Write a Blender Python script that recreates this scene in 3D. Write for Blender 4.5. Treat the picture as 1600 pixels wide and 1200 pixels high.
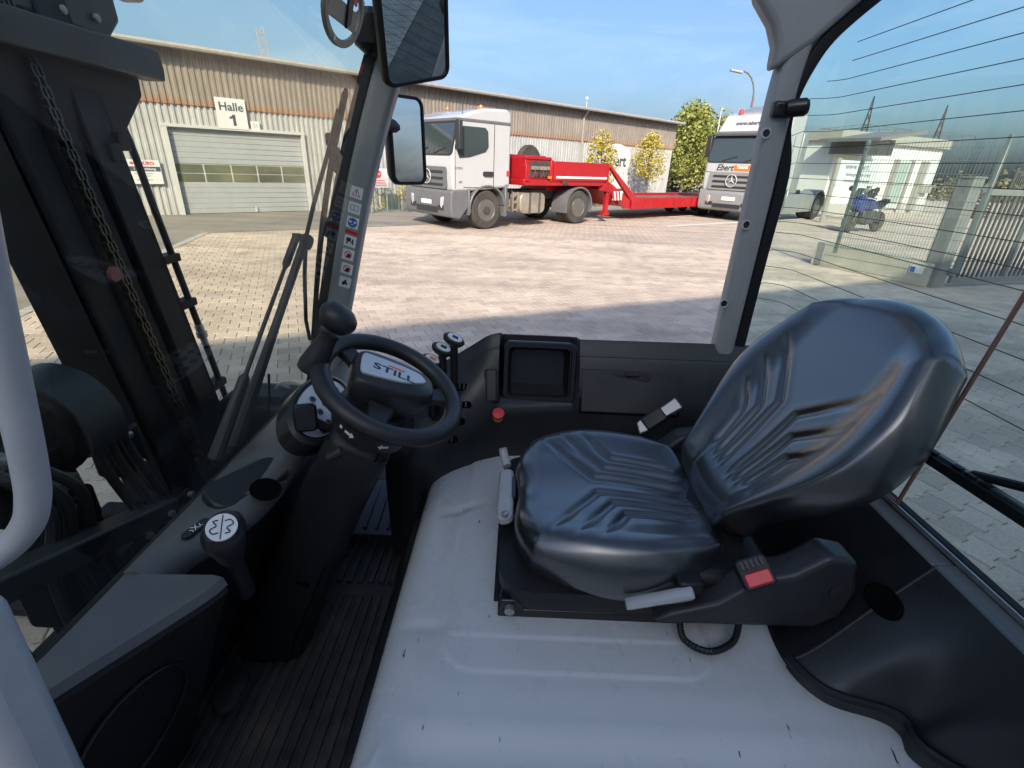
import bpy, bmesh, math, random
from mathutils import Vector, Matrix
random.seed(7)
rad = math.radians
for o in list(bpy.data.objects): bpy.data.objects.remove(o)
scene = bpy.context.scene
COL = scene.collection

# ---------------------------------------------------------------- camera
FPX, CAMH = 760.0, 1.75
NAD = Vector((-72, -1680, -760)).normalized()
CU = -NAD
CF = Vector((0, 0, -1)); CF = (CF - CF.dot(CU) * CU).normalized()
CR = CF.cross(CU)
cam_data = bpy.data.cameras.new('camera')
cam_data.sensor_width = 36.0
cam_data.lens = FPX / 1600 * 36
cam_data.clip_start = 0.02
cam_data.clip_end = 3000
cam = bpy.data.objects.new('camera', cam_data); COL.objects.link(cam)
cam.matrix_world = Matrix(((CR[0], CR[1], CR[2], 0), (CF[0], CF[1], CF[2], 0), (CU[0], CU[1], CU[2], CAMH), (0, 0, 0, 1)))
scene.camera = cam

# ---------------------------------------------------------------- light
SUN_EL = rad(33)
sdir = Vector((-0.05, -1.0, 0)).normalized()
SUNV = Vector((sdir.x * math.cos(SUN_EL), sdir.y * math.cos(SUN_EL), math.sin(SUN_EL)))
sun_data = bpy.data.lights.new('sun', 'SUN'); sun_data.energy = 3.3; sun_data.angle = rad(0.53); sun_data.color = (1.0, 0.85, 0.68)
sun = bpy.data.objects.new('sun', sun_data); COL.objects.link(sun)
sun.rotation_euler = SUNV.to_track_quat('Z', 'Y').to_euler()
sun.location = (0, -20, 30)
world = bpy.data.worlds.new('World'); scene.world = world; world.use_nodes = True
nt = world.node_tree; nt.nodes.clear()
sky = nt.nodes.new('ShaderNodeTexSky'); sky.sky_type = 'NISHITA'; sky.sun_disc = False
sky.sun_elevation = SUN_EL; sky.sun_rotation = math.atan2(SUNV.x, SUNV.y)
sky.air_density = 1.0; sky.dust_density = 4.7; sky.ozone_density = 6.0
tc = nt.nodes.new('ShaderNodeTexCoord'); mp = nt.nodes.new('ShaderNodeMapping'); mp.inputs['Scale'].default_value = (1.2, 1.2, 5.0)
nz = nt.nodes.new('ShaderNodeTexNoise'); nz.inputs['Scale'].default_value = 1.6; nz.inputs['Detail'].default_value = 7; nz.inputs['Roughness'].default_value = 0.62; nz.inputs['Distortion'].default_value = 0.5
rmp = nt.nodes.new('ShaderNodeValToRGB'); rmp.color_ramp.elements[0].position = 0.48; rmp.color_ramp.elements[1].position = 0.82
rmp.color_ramp.elements[1].color = (0.22, 0.22, 0.22, 1)
mx = nt.nodes.new('ShaderNodeMix'); mx.data_type = 'RGBA'
mx.inputs['B'].default_value = (5.5, 6.0, 6.6, 1)
bg = nt.nodes.new('ShaderNodeBackground'); bg.inputs['Strength'].default_value = 0.115
wo = nt.nodes.new('ShaderNodeOutputWorld')
L = nt.links.new
L(tc.outputs['Generated'], mp.inputs['Vector']); L(mp.outputs['Vector'], nz.inputs['Vector']); L(nz.outputs['Fac'], rmp.inputs['Fac'])
L(rmp.outputs['Color'], mx.inputs['Factor']); hs_ = nt.nodes.new('ShaderNodeHueSaturation'); hs_.inputs['Saturation'].default_value = 0.98; hs_.inputs['Value'].default_value = 1.0; L(sky.outputs['Color'], hs_.inputs['Color']); wb_ = nt.nodes.new('ShaderNodeMix'); wb_.data_type = 'RGBA'; wb_.blend_type = 'MULTIPLY'; wb_.inputs['Factor'].default_value = 1; wb_.inputs['B'].default_value = (0.98, 1.0, 1.0, 1); L(hs_.outputs['Color'], wb_.inputs['A']); L(wb_.outputs['Result'], mx.inputs['A']); L(mx.outputs['Result'], bg.inputs['Color']); L(bg.outputs['Background'], wo.inputs['Surface'])
scene.view_settings.view_transform = 'Standard'; scene.view_settings.look = 'None'
scene.view_settings.exposure = 1.08; scene.view_settings.gamma = 1.0
scene.view_settings.use_curve_mapping = False
scene.render.engine = 'CYCLES'
scene.cycles.transparent_max_bounces = 16
scene.cycles.max_bounces = 8

# ---------------------------------------------------------------- geometry helpers
def ray(u, v):
    c = Vector(((u - 800) / FPX, -(v - 600) / FPX, -1.0))
    return Vector((c.dot(CR), c.dot(CF), c.dot(CU)))
def at(u, v, X=None, Y=None, Z=None):
    r = ray(u, v)
    t = X / r.x if X is not None else Y / r.y if Y is not None else (Z - CAMH) / r.z
    return Vector((0, 0, CAMH)) + r * t
def project(p):
    q = Vector(p) - Vector((0, 0, CAMH)); c = CR * q.x + CF * q.y + CU * q.z
    if c.z > -0.05: return None
    return 800 + FPX * c.x / -c.z, 600 - FPX * c.y / -c.z
def V(*a): return Vector(a)
def lerp(a, b, t): return a + (b - a) * t
def sstep(a, b, x):
    t = max(0.0, min(1.0, (x - a) / (b - a))); return t * t * (3 - 2 * t)
def spline(pts, n):
    """Catmull-Rom through points (tuples or Vectors of any size) -> list of n+1 samples"""
    P = [tuple(p) for p in pts]; m = len(P) - 1; out = []
    for i in range(n + 1):
        s = i / n * m; k = min(int(s), m - 1); t = s - k
        p0, p1, p2, p3 = P[max(k - 1, 0)], P[k], P[k + 1], P[min(k + 2, m)]
        out.append(tuple(0.5 * (2 * b + (c - a) * t + (2 * a - 5 * b + 4 * c - e) * t * t + (3 * b - a - 3 * c + e) * t ** 3) for a, b, c, e in zip(p0, p1, p2, p3)))
    return out
def rrect(w, h, r, n=5):
    """rounded rectangle outline (w,h full size), counter-clockwise"""
    out = []
    for cx, cy, a0 in ((w/2 - r, h/2 - r, 0), (-w/2 + r, h/2 - r, 90), (-w/2 + r, -h/2 + r, 180), (w/2 - r, -h/2 + r, 270)):
        for i in range(n + 1):
            a = rad(a0 + 90 * i / n); out.append((cx + r * math.cos(a), cy + r * math.sin(a)))
    return out
def frame(z, x=None):
    """3x3 matrix whose columns are local x, y, z axes"""
    z = Vector(z).normalized()
    x = Vector(x) if x is not None else (Vector((1, 0, 0)) if abs(z.x) < 0.9 else Vector((0, 1, 0)))
    x = (x - x.dot(z) * z).normalized(); y = z.cross(x)
    return Matrix((x, y, z)).transposed()
I3 = Matrix.Identity(3)

class MB:
    def __init__(s): s.v = []; s.f = []; s.mi = []
    def add(s, vs, fs):
        k = len(s.v); s.v += [tuple(p) for p in vs]; s.f += [tuple(i + k for i in f) for f in fs]; return s
    def box(s, c, size, rot=I3):
        c = Vector(c); h = Vector(size) / 2
        vs = [c + rot @ Vector((sx * h.x, sy * h.y, sz * h.z)) for sz in (-1, 1) for sy in (-1, 1) for sx in (-1, 1)]
        return s.add(vs, [(0, 2, 3, 1), (4, 5, 7, 6), (0, 1, 5, 4), (2, 6, 7, 3), (0, 4, 6, 2), (1, 3, 7, 5)])
    def bar(s, a, b, w, h=None, up=(0, 0, 1)):
        a, b = Vector(a), Vector(b); d = b - a; up = Vector(up)
        if d.normalized().cross(up).length < 0.05: up = Vector((1, 0, 0))
        x = up.cross(d).normalized(); r = frame(d, x)
        return s.box((a + b) / 2, (w, h or w, d.length), r)
    def tube(s, pts, r, n=10, cap=True, closed=False):
        P = [Vector(p) for p in pts]; m = len(P); rs = r if isinstance(r, (list, tuple)) else [r] * m
        prev = None; vs = []
        for i in range(m):
            if closed: d = P[(i + 1) % m] - P[i - 1]
            else: d = P[min(i + 1, m - 1)] - P[max(i - 1, 0)]
            d.normalize()
            if prev is None: x = d.orthogonal().normalized()
            else: x = (prev - prev.dot(d) * d).normalized()
            prev = x; y = d.cross(x)
            for j in range(n):
                a = 2 * math.pi * j / n; vs.append(P[i] + (x * math.cos(a) + y * math.sin(a)) * rs[i])
        fs = []
        for i in range(m if closed else m - 1):
            i2 = (i + 1) % m
            for j in range(n): fs.append((i * n + j, i * n + (j + 1) % n, i2 * n + (j + 1) % n, i2 * n + j))
        if cap and not closed: fs += [tuple(reversed(range(n))), tuple(range((m - 1) * n, m * n))]
        return s.add(vs, fs)
    def lathe(s, prof, o=(0, 0, 0), rot=I3, n=24, sx=1.0, sy=1.0):
        o = Vector(o); vs = []; m = len(prof)
        for r, z in prof:
            for j in range(n):
                a = 2 * math.pi * j / n; vs.append(o + rot @ Vector((r * sx * math.cos(a), r * sy * math.sin(a), z)))
        fs = [(i * n + j, i * n + (j + 1) % n, (i + 1) * n + (j + 1) % n, (i + 1) * n + j) for i in range(m - 1) for j in range(n)]
        if prof[0][0] > 1e-6: fs.append(tuple(reversed(range(n))))
        if prof[-1][0] > 1e-6: fs.append(tuple(range((m - 1) * n, m * n)))
        return s.add(vs, fs)
    def prism(s, poly, o, rot, d0, d1):
        """poly in local xy, extruded from local z=d0 to d1"""
        o = Vector(o); n = len(poly)
        vs = [o + rot @ Vector((x, y, d)) for d in (d0, d1) for x, y in poly]
        fs = [(i, (i + 1) % n, n + (i + 1) % n, n + i) for i in range(n)] + [tuple(reversed(range(n))), tuple(range(n, 2 * n))]
        return s.add(vs, fs)
    def loft(s, secs, caps=True, closed=True):
        n = len(secs[0]); vs = [p for q in secs for p in q]; fs = []
        for i in range(len(secs) - 1):
            for j in range(n if closed else n - 1): fs.append((i * n + j, i * n + (j + 1) % n, (i + 1) * n + (j + 1) % n, (i + 1) * n + j))
        if caps and closed: fs += [tuple(reversed(range(n))), tuple(range((len(secs) - 1) * n, len(secs) * n))]
        return s.add(vs, fs)
    def grid(s, nu, nv, fn):
        vs = [fn(i / nu, j / nv) for i in range(nu + 1) for j in range(nv + 1)]; m = nv + 1
        return s.add(vs, [(i * m + j, (i + 1) * m + j, (i + 1) * m + j + 1, i * m + j + 1) for i in range(nu) for j in range(nv)])
    def ring(s, outer, inner, o, rot, d0, d1):
        """frame between two outlines of equal count"""
        o = Vector(o); n = len(outer)
        secs = [[o + rot @ Vector((x, y, d)) for x, y in pl] for pl, d in ((outer, d0), (outer, d1), (inner, d1), (inner, d0))]
        secs.append(secs[0])
        return s.loft(secs, caps=False)
    def mesh(s, name, m=None, angle=35, fix=True, off=(0, 0, 0)):
        me = bpy.data.meshes.new(name)
        ox, oy, oz = off
        me.from_pydata([(x - ox, y - oy, z - oz) for x, y, z in s.v], [], s.f)
        if fix:
            bm = bmesh.new(); bm.from_mesh(me); bmesh.ops.recalc_face_normals(bm, faces=bm.faces); bm.to_mesh(me); bm.free()
        me.polygons.foreach_set('use_smooth', [True] * len(me.polygons))
        me.set_sharp_from_angle(angle=rad(angle))
        if m is not None: me.materials.append(m)
        return me
OFF = {}
def build(name, mb, m, parent=None, bevel=0, seg=2, angle=35, fix=True, label=None, subd=0):
    root = parent
    while root is not None and root.parent is not None: root = root.parent
    off = OFF.get(root.name, (0, 0, 0)) if root is not None else (0, 0, 0)
    o = bpy.data.objects.new(name, mb.mesh(name, m, angle, fix, off)); COL.objects.link(o)
    if parent is not None: o.parent = parent
    if bevel:
        b = o.modifiers.new('bevel', 'BEVEL'); b.width = bevel; b.segments = seg; b.limit_method = 'ANGLE'; b.angle_limit = rad(30); b.harden_normals = False
    if subd:
        b = o.modifiers.new('sub', 'SUBSURF'); b.levels = subd; b.render_levels = subd
    if label: o['label'] = label
    return o
def tag(o, label, cat, group=None, kind=None):
    if label: o['label'] = label
    if cat: o['category'] = cat
    if group: o['group'] = group
    if kind: o['kind'] = kind
    return o
def struct(o): o['kind'] = 'structure'; return o
def thing(name, label, cat, loc=(0, 0, 0), rz=0, group=None, world=False):
    o = bpy.data.objects.new(name, None); COL.objects.link(o); o.location = loc; o.rotation_euler = (0, 0, rz)
    o.empty_display_size = 0.2
    if world: OFF[o.name] = tuple(loc)      # parts are then given in world coordinates
    return tag(o, label, cat, group)
def text(name, body, size, o, rot, m, parent=None, extr=0.0005, align='CENTER', bold=0.0, sx=1.0, shear=0.0):
    cu = bpy.data.curves.new(name, 'FONT'); cu.body = body; cu.size = size; cu.align_x = align; cu.align_y = 'CENTER'; cu.extrude = extr; cu.offset = bold; cu.shear = shear; cu.resolution_u = 3
    t = bpy.data.objects.new(name + '_tmp', cu); COL.objects.link(t)
    bpy.context.view_layer.update()
    me = bpy.data.meshes.new_from_object(t.evaluated_get(bpy.context.evaluated_depsgraph_get()))
    bpy.data.objects.remove(t)
    root = parent
    while root is not None and root.parent is not None: root = root.parent
    off = Vector(OFF.get(root.name, (0, 0, 0))) if root is not None else Vector()
    for v in me.vertices: v.co = Vector(o) + rot @ Vector((v.co.x * sx, v.co.y, v.co.z)) - off
    me.materials.clear(); me.materials.append(m)
    ob = bpy.data.objects.new(name, me); COL.objects.link(ob)
    if parent is not None: ob.parent = parent
    return ob

# ---------------------------------------------------------------- materials
def mat(name, col, rough=0.5, metal=0.0, var=0.0, vscale=6.0, bump=0.0, bscale=200.0, coat=0.0, spec=0.5, var2=None, rvar=0.0, dist=0.002, crough=0.08, cior=1.5):
    m = bpy.data.materials.new(name); m.use_nodes = True; n = m.node_tree; b = n.nodes['Principled BSDF']
    b.inputs['Base Color'].default_value = (*col, 1); b.inputs['Roughness'].default_value = rough; b.inputs['Metallic'].default_value = metal
    b.inputs['Coat Weight'].default_value = coat; b.inputs['Specular IOR Level'].default_value = spec; b.inputs['Coat Roughness'].default_value = crough; b.inputs['Coat IOR'].default_value = cior
    t = None
    if var or bump or rvar:
        t = n.nodes.new('ShaderNodeTexCoord')
    if var or rvar:
        z = n.nodes.new('ShaderNodeTexNoise'); z.inputs['Scale'].default_value = vscale; z.inputs['Detail'].default_value = 8; z.inputs['Roughness'].default_value = 0.65
        n.links.new(t.outputs['Object'], z.inputs['Vector'])
        if var:
            c2 = var2 or tuple(min(1, c * (1 + var)) for c in col)
            c1 = tuple(c * (1 - var) for c in col) if not var2 else col
            r = n.nodes.new('ShaderNodeMix'); r.data_type = 'RGBA'; r.inputs['A'].default_value = (*c1, 1); r.inputs['B'].default_value = (*c2, 1)
            k = n.nodes.new('ShaderNodeMapRange'); k.inputs['From Min'].default_value = 0.3; k.inputs['From Max'].default_value = 0.7
            n.links.new(z.outputs['Fac'], k.inputs['Value']); n.links.new(k.outputs['Result'], r.inputs['Factor']); n.links.new(r.outputs['Result'], b.inputs['Base Color'])
        if rvar:
            k = n.nodes.new('ShaderNodeMapRange'); k.inputs['From Min'].default_value = 0.3; k.inputs['From Max'].default_value = 0.7
            k.inputs['To Min'].default_value = max(0.02, rough - rvar); k.inputs['To Max'].default_value = min(1, rough + rvar)
            n.links.new(z.outputs['Fac'], k.inputs['Value']); n.links.new(k.outputs['Result'], b.inputs['Roughness'])
    if bump:
        z2 = n.nodes.new('ShaderNodeTexNoise'); z2.inputs['Scale'].default_value = bscale; z2.inputs['Detail'].default_value = 3
        bp = n.nodes.new('ShaderNodeBump'); bp.inputs['Strength'].default_value = bump; bp.inputs['Distance'].default_value = dist
        n.links.new(t.outputs['Object'], z2.inputs['Vector']); n.links.new(z2.outputs['Fac'], bp.inputs['Height']); n.links.new(bp.outputs['Normal'], b.inputs['Normal'])
    return m
def glass_mat(name, tint, refl=1.0, rough=0.0, dirt=0.0):
    m = bpy.data.materials.new(name); m.use_nodes = True; n = m.node_tree; n.nodes.clear()
    out = n.nodes.new('ShaderNodeOutputMaterial'); tr = n.nodes.new('ShaderNodeBsdfTransparent'); tr.inputs['Color'].default_value = (*tint, 1)
    gl = n.nodes.new('ShaderNodeBsdfGlossy'); gl.inputs['Roughness'].default_value = rough; gl.inputs['Color'].default_value = (refl, refl, refl, 1)
    lw = n.nodes.new('ShaderNodeLayerWeight'); pw_ = n.nodes.new('ShaderNodeMath'); pw_.operation = 'POWER'; pw_.inputs[1].default_value = 5.0
    fr = n.nodes.new('ShaderNodeMath'); fr.operation = 'MULTIPLY_ADD'; fr.inputs[1].default_value = 0.92; fr.inputs[2].default_value = 0.045
    n.links.new(lw.outputs['Facing'], pw_.inputs[0]); n.links.new(pw_.outputs[0], fr.inputs[0]); lw.inputs['Blend'].default_value = 0.5
    mx = n.nodes.new('ShaderNodeMixShader')
    n.links.new(fr.outputs[0], mx.inputs['Fac']); n.links.new(tr.outputs['BSDF'], mx.inputs[1]); n.links.new(gl.outputs['BSDF'], mx.inputs[2])
    last = mx
    if dirt:
        df = n.nodes.new('ShaderNodeBsdfDiffuse'); df.inputs['Color'].default_value = (0.5, 0.5, 0.47, 1)
        tcn = n.nodes.new('ShaderNodeTexCoord'); z = n.nodes.new('ShaderNodeTexNoise'); z.inputs['Scale'].default_value = 3; z.inputs['Detail'].default_value = 9; z.inputs['Roughness'].default_value = 0.7
        k = n.nodes.new('ShaderNodeMapRange'); k.inputs['From Min'].default_value = 0.35; k.inputs['From Max'].default_value = 0.75; k.inputs['To Max'].default_value = dirt
        m2 = n.nodes.new('ShaderNodeMixShader')
        n.links.new(tcn.outputs['Object'], z.inputs['Vector']); n.links.new(z.outputs['Fac'], k.inputs['Value']); n.links.new(k.outputs['Result'], m2.inputs['Fac'])
        n.links.new(mx.outputs['Shader'], m2.inputs[1]); n.links.new(df.outputs['BSDF'], m2.inputs[2]); last = m2
    n.links.new(last.outputs['Shader'], out.inputs['Surface'])
    return m
M = {}
M['black'] = mat('black_plastic', (0.009, 0.009, 0.010), 0.45, var=0.25, vscale=12, bump=0.12, bscale=900, rvar=0.1, spec=0.35)
M['blackgloss'] = mat('black_gloss', (0.010, 0.010, 0.011), 0.28)
M['rubber'] = mat('black_rubber', (0.009, 0.009, 0.010), 0.62, var=0.3, vscale=20, spec=0.35)
M['mat_rubber'] = mat('floor_mat_rubber', (0.010, 0.010, 0.012), 0.6, var=1.0, vscale=9, var2=(0.060, 0.052, 0.044), bump=0.2, bscale=350, rvar=0.12, spec=0.3)
M['dash'] = mat('grey_dash_plastic', (0.12, 0.123, 0.123), 0.45, var=0.08, vscale=14, bump=0.12, bscale=900, rvar=0.06)
M['console'] = mat('anthracite_plastic', (0.022, 0.023, 0.025), 0.34, var=0.15, vscale=10, bump=0.12, bscale=900, rvar=0.08, spec=0.4)
M['vinyl'] = mat('seat_vinyl', (0.010, 0.0105, 0.012), 0.34, var=0.2, vscale=7, bump=0.10, bscale=700, rvar=0.04, spec=0.8, coat=1.0, crough=0.19, cior=1.75)
M['wheelrubber'] = mat('steering_rim_foam', (0.018, 0.018, 0.019), 0.45, bump=0.15, bscale=800, var=0.15)
M['paint'] = mat('grey_bonnet_paint', (0.45, 0.465, 0.46), 0.28, var=0.04, vscale=5, bump=0.04, bscale=260, rvar=0.06, spec=0.6)
M['pillar'] = mat('grey_pillar_paint', (0.30, 0.305, 0.30), 0.42, var=0.06, vscale=6, bump=0.10, bscale=500)
M['grab'] = mat('silver_grab_paint', (0.46, 0.46, 0.46), 0.42, bump=0.16, bscale=520, var=0.06, vscale=20)
M['lever'] = mat('light_grey_plastic', (0.34, 0.35, 0.35), 0.42, var=0.06, bump=0.05, bscale=500)
M['red'] = mat('red_plastic', (0.62, 0.02, 0.025), 0.35)
M['yellow'] = mat('yellow_plastic', (0.75, 0.45, 0.03), 0.4)
M['orange'] = mat('orange_print', (0.75, 0.16, 0.03), 0.45)
M['badge'] = mat('silver_badge', (0.55, 0.58, 0.60), 0.3, metal=0.35)
M['white'] = mat('white_print', (0.78, 0.78, 0.77), 0.5)
M['offwhite'] = mat('pale_button', (0.62, 0.67, 0.72), 0.4)
M['ink'] = mat('black_print', (0.02, 0.02, 0.022), 0.5)
M['inkblue'] = mat('blue_print', (0.03, 0.14, 0.42), 0.5)
M['inkred'] = mat('red_print', (0.55, 0.03, 0.04), 0.5)
M['steel'] = mat('zinc_steel', (0.42, 0.42, 0.40), 0.35, metal=0.8, var=0.2, vscale=30)
M['mast'] = mat('mast_black_paint', (0.008, 0.009, 0.010), 0.5, var=0.5, vscale=9, rvar=0.12, bump=0.05, bscale=60, spec=0.2)
M['mast_lit'] = mat('mast_paint_lit', (0.022, 0.026, 0.028), 0.5, var=0.3, vscale=7, rvar=0.1)  # mast black in a lighter colour, for parts that catch the light
M['chain'] = mat('greased_chain', (0.060, 0.052, 0.040), 0.32, metal=0.7, var=0.5, vscale=40)
M['hose'] = mat('hydraulic_hose', (0.014, 0.014, 0.014), 0.5)
M['glass'] = glass_mat('tinted_windscreen', (0.90, 0.92, 0.78), 0.6, 0.0, dirt=0.03)
M['rearglass'] = glass_mat('tinted_rear_glass', (0.76, 0.90, 0.85), 0.8, 0.0, dirt=0.012)
M['mirror'] = mat('mirror_glass', (0.82, 0.84, 0.85), 0.0, metal=1.0)
M['hole_shade'] = mat('opening_shade', (0.003, 0.003, 0.003), 0.9, spec=0.05)  # near-black paints the shade inside openings; the parts themselves are solid
M['tongue'] = mat('belt_tongue_metal', (0.28, 0.28, 0.28), 0.35, metal=0.5)
M['wire'] = mat('heater_wire', (0.03, 0.02, 0.02), 0.5)
M['copper'] = mat('brown_busbar', (0.20, 0.11, 0.085), 0.5)

# ================================================================ SETTING
def ground_mat(name, base, stone, attr=True):
    m = bpy.data.materials.new(name); m.use_nodes = True; n = m.node_tree; b = n.nodes['Principled BSDF']; b.inputs['Roughness'].default_value = 0.85
    lk = n.links.new
    g = n.nodes.new('ShaderNodeNewGeometry')
    z = n.nodes.new('ShaderNodeTexNoise'); z.inputs['Scale'].default_value = 0.55; z.inputs['Detail'].default_value = 9; z.inputs['Roughness'].default_value = 0.62
    z2 = n.nodes.new('ShaderNodeTexNoise'); z2.inputs['Scale'].default_value = 60; z2.inputs['Detail'].default_value = 5
    lk(g.outputs['Position'], z.inputs['Vector']); lk(g.outputs['Position'], z2.inputs['Vector'])
    k = n.nodes.new('ShaderNodeMapRange'); k.inputs['From Min'].default_value = 0.3; k.inputs['From Max'].default_value = 0.7; lk(z.outputs['Fac'], k.inputs['Value'])
    mx = n.nodes.new('ShaderNodeMix'); mx.data_type = 'RGBA'; mx.inputs['A'].default_value = (*[c * 0.80 for c in base], 1); mx.inputs['B'].default_value = (*[c * 1.14 for c in base], 1)
    lk(k.outputs['Result'], mx.inputs['Factor'])
    mu = n.nodes.new('ShaderNodeMix'); mu.data_type = 'RGBA'; mu.blend_type = 'MULTIPLY'; mu.inputs['Factor'].default_value = 1
    k2 = n.nodes.new('ShaderNodeMapRange'); k2.inputs['From Min'].default_value = 0.25; k2.inputs['From Max'].default_value = 0.75; k2.inputs['To Min'].default_value = 0.80; k2.inputs['To Max'].default_value = 1.18
    lk(z2.outputs['Fac'], k2.inputs['Value']); lk(mx.outputs['Result'], mu.inputs['A']); lk(k2.outputs['Result'], mu.inputs['B'])
    zs = n.nodes.new('ShaderNodeTexNoise'); zs.inputs['Scale'].default_value = 0.9; zs.inputs['Detail'].default_value = 6; zs.inputs['Distortion'].default_value = 1.2; lk(g.outputs['Position'], zs.inputs['Vector'])
    ks_ = n.nodes.new('ShaderNodeMapRange'); ks_.inputs['From Min'].default_value = 0.60; ks_.inputs['From Max'].default_value = 0.72; ks_.inputs['To Min'].default_value = 1.0; ks_.inputs['To Max'].default_value = 0.74; lk(zs.outputs['Fac'], ks_.inputs['Value'])
    mt_ = n.nodes.new('ShaderNodeMapping'); mt_.inputs['Rotation'].default_value = (0, 0, rad(-38)); mt_.inputs['Scale'].default_value = (0.05, 1.6, 1); lk(g.outputs['Position'], mt_.inputs['Vector'])
    zt = n.nodes.new('ShaderNodeTexNoise'); zt.inputs['Scale'].default_value = 1.0; zt.inputs['Detail'].default_value = 5; lk(mt_.outputs['Vector'], zt.inputs['Vector'])
    kt_ = n.nodes.new('ShaderNodeMapRange'); kt_.inputs['From Min'].default_value = 0.45; kt_.inputs['From Max'].default_value = 0.68; kt_.inputs['To Min'].default_value = 1.04; kt_.inputs['To Max'].default_value = 0.82; lk(zt.outputs['Fac'], kt_.inputs['Value'])
    pr_ = n.nodes.new('ShaderNodeMath'); pr_.operation = 'MULTIPLY'; lk(ks_.outputs['Result'], pr_.inputs[0]); lk(kt_.outputs['Result'], pr_.inputs[1])
    ms_ = n.nodes.new('ShaderNodeMix'); ms_.data_type = 'RGBA'; ms_.blend_type = 'MULTIPLY'; ms_.inputs['Factor'].default_value = 1; lk(mu.outputs['Result'], ms_.inputs['A']); lk(pr_.outputs[0], ms_.inputs['B'])
    last = ms_.outputs['Result']
    if attr:
        a = n.nodes.new('ShaderNodeAttribute'); a.attribute_name = 'tone'
        m3 = n.nodes.new('ShaderNodeMix'); m3.data_type = 'RGBA'; m3.blend_type = 'MULTIPLY'; m3.inputs['Factor'].default_value = 1
        lk(last, m3.inputs['A']); lk(a.outputs['Fac'], m3.inputs['B']); last = m3.outputs['Result']
    if stone:     # joints far away, where stones can no longer be told apart
        mp = n.nodes.new('ShaderNodeMapping'); mp.inputs['Rotation'].default_value = (0, 0, rad(-24)); lk(g.outputs['Position'], mp.inputs['Vector'])
        br = n.nodes.new('ShaderNodeTexBrick'); br.inputs['Scale'].default_value = 1.0; br.inputs['Brick Width'].default_value = 0.2; br.inputs['Row Height'].default_value = 0.165; br.inputs['Mortar Size'].default_value = 0.006
        br.inputs['Color1'].default_value = (1.06, 1.05, 1.04, 1); br.inputs['Color2'].default_value = (0.9, 0.9, 0.9, 1); br.inputs['Mortar'].default_value = (0.35, 0.34, 0.33, 1)
        lk(mp.outputs['Vector'], br.inputs['Vector'])
        m3 = n.nodes.new('ShaderNodeMix'); m3.data_type = 'RGBA'; m3.blend_type = 'MULTIPLY'; m3.inputs['Factor'].default_value = 1
        lk(last, m3.inputs['A']); lk(br.outputs['Color'], m3.inputs['B']); last = m3.outputs['Result']
    lk(last, b.inputs['Base Color'])
    bp = n.nodes.new('ShaderNodeBump'); bp.inputs['Strength'].default_value = 0.3; bp.inputs['Distance'].default_value = 0.004
    lk(z2.outputs['Fac'], bp.inputs['Height']); lk(bp.outputs['Normal'], b.inputs['Normal'])
    return m
PAVE = (0.50, 0.42, 0.345)
M['pave'] = ground_mat('concrete_paver', PAVE, False)
M['pavefar'] = ground_mat('concrete_pavers_far', PAVE, True, False)
M['asphalt'] = ground_mat('asphalt', (0.23, 0.215, 0.19), False, False)
M['joint'] = mat('sand_joint', (0.11, 0.10, 0.085), 0.95, var=0.4, vscale=3)
M['kerb'] = mat('border_concrete', (0.36, 0.345, 0.32), 0.85, var=0.15, vscale=8)
M['line'] = mat('road_paint', (0.62, 0.60, 0.55), 0.8, var=0.2, vscale=10)

PROT = rad(24); pe = V(math.cos(PROT), math.sin(PROT), 0); pn = V(-math.sin(PROT), math.cos(PROT), 0)
ASPH = [at(40, 487, Z=0), at(322, 364, Z=0), at(505, 358, Z=0), at(700, 349, Z=0), at(1090, 331.5, Z=0)]
ASPH = [(p.x, p.y) for p in ASPH] + [(16, 40), (-30, 40), (-40, 5), (-9, 1.2)]
def inside(poly, x, y):
    c = False; n = len(poly)
    for i in range(n):
        x1, y1 = poly[i]; x2, y2 = poly[(i + 1) % n]
        if (y1 > y) != (y2 > y) and x < (x2 - x1) * (y - y1) / (y2 - y1) + x1: c = not c
    return c
FAR = 13.5
# far ground sheet (ring round the built stones would only show as a hairline: the stones lie on a bed 14 mm lower)
gm = MB(); gm.add([(-900, -900, -0.016), (900, -900, -0.016), (900, 900, -0.016), (-900, 900, -0.016)], [(0, 1, 2, 3)])
ground = struct(build('ground', gm, M['joint'], fix=False))
# stones: H-shaped interlocking pavers, 20 x 16.5 cm
AMP = 0.0125
SIDE = [(0.0, AMP), (0.048, AMP), (0.074, -AMP), (0.126, -AMP), (0.152, AMP), (0.2, AMP)]
def stone_outline(g):
    lo = [(s + (g if s == 0 else -g if s == 0.2 else 0), -0.0825 - a + g) for s, a in SIDE]
    hi = [(s + (g if s == 0 else -g if s == 0.2 else 0), 0.0825 + a - g) for s, a in reversed(SIDE)]
    return [(x - 0.1, y) for x, y in lo + hi]
O1, O2 = stone_outline(0.0022), stone_outline(0.0075)
def stone_geo(dz=0.0, tx=0.0, ty=0.0):
    n = len(O1)
    vs = [(x, y, -0.014) for x, y in O1] + [(x, y, dz - 0.0045 + tx * x + ty * y) for x, y in O1] + [(x, y, dz + tx * x + ty * y) for x, y in O2]
    fs = [(i, (i + 1) % n, n + (i + 1) % n, n + i) for i in range(n)] + [(n + i, n + (i + 1) % n, 2 * n + (i + 1) % n, 2 * n + i) for i in range(n)] + [tuple(range(2 * n, 3 * n))]
    return vs, fs
stones = []
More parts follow.
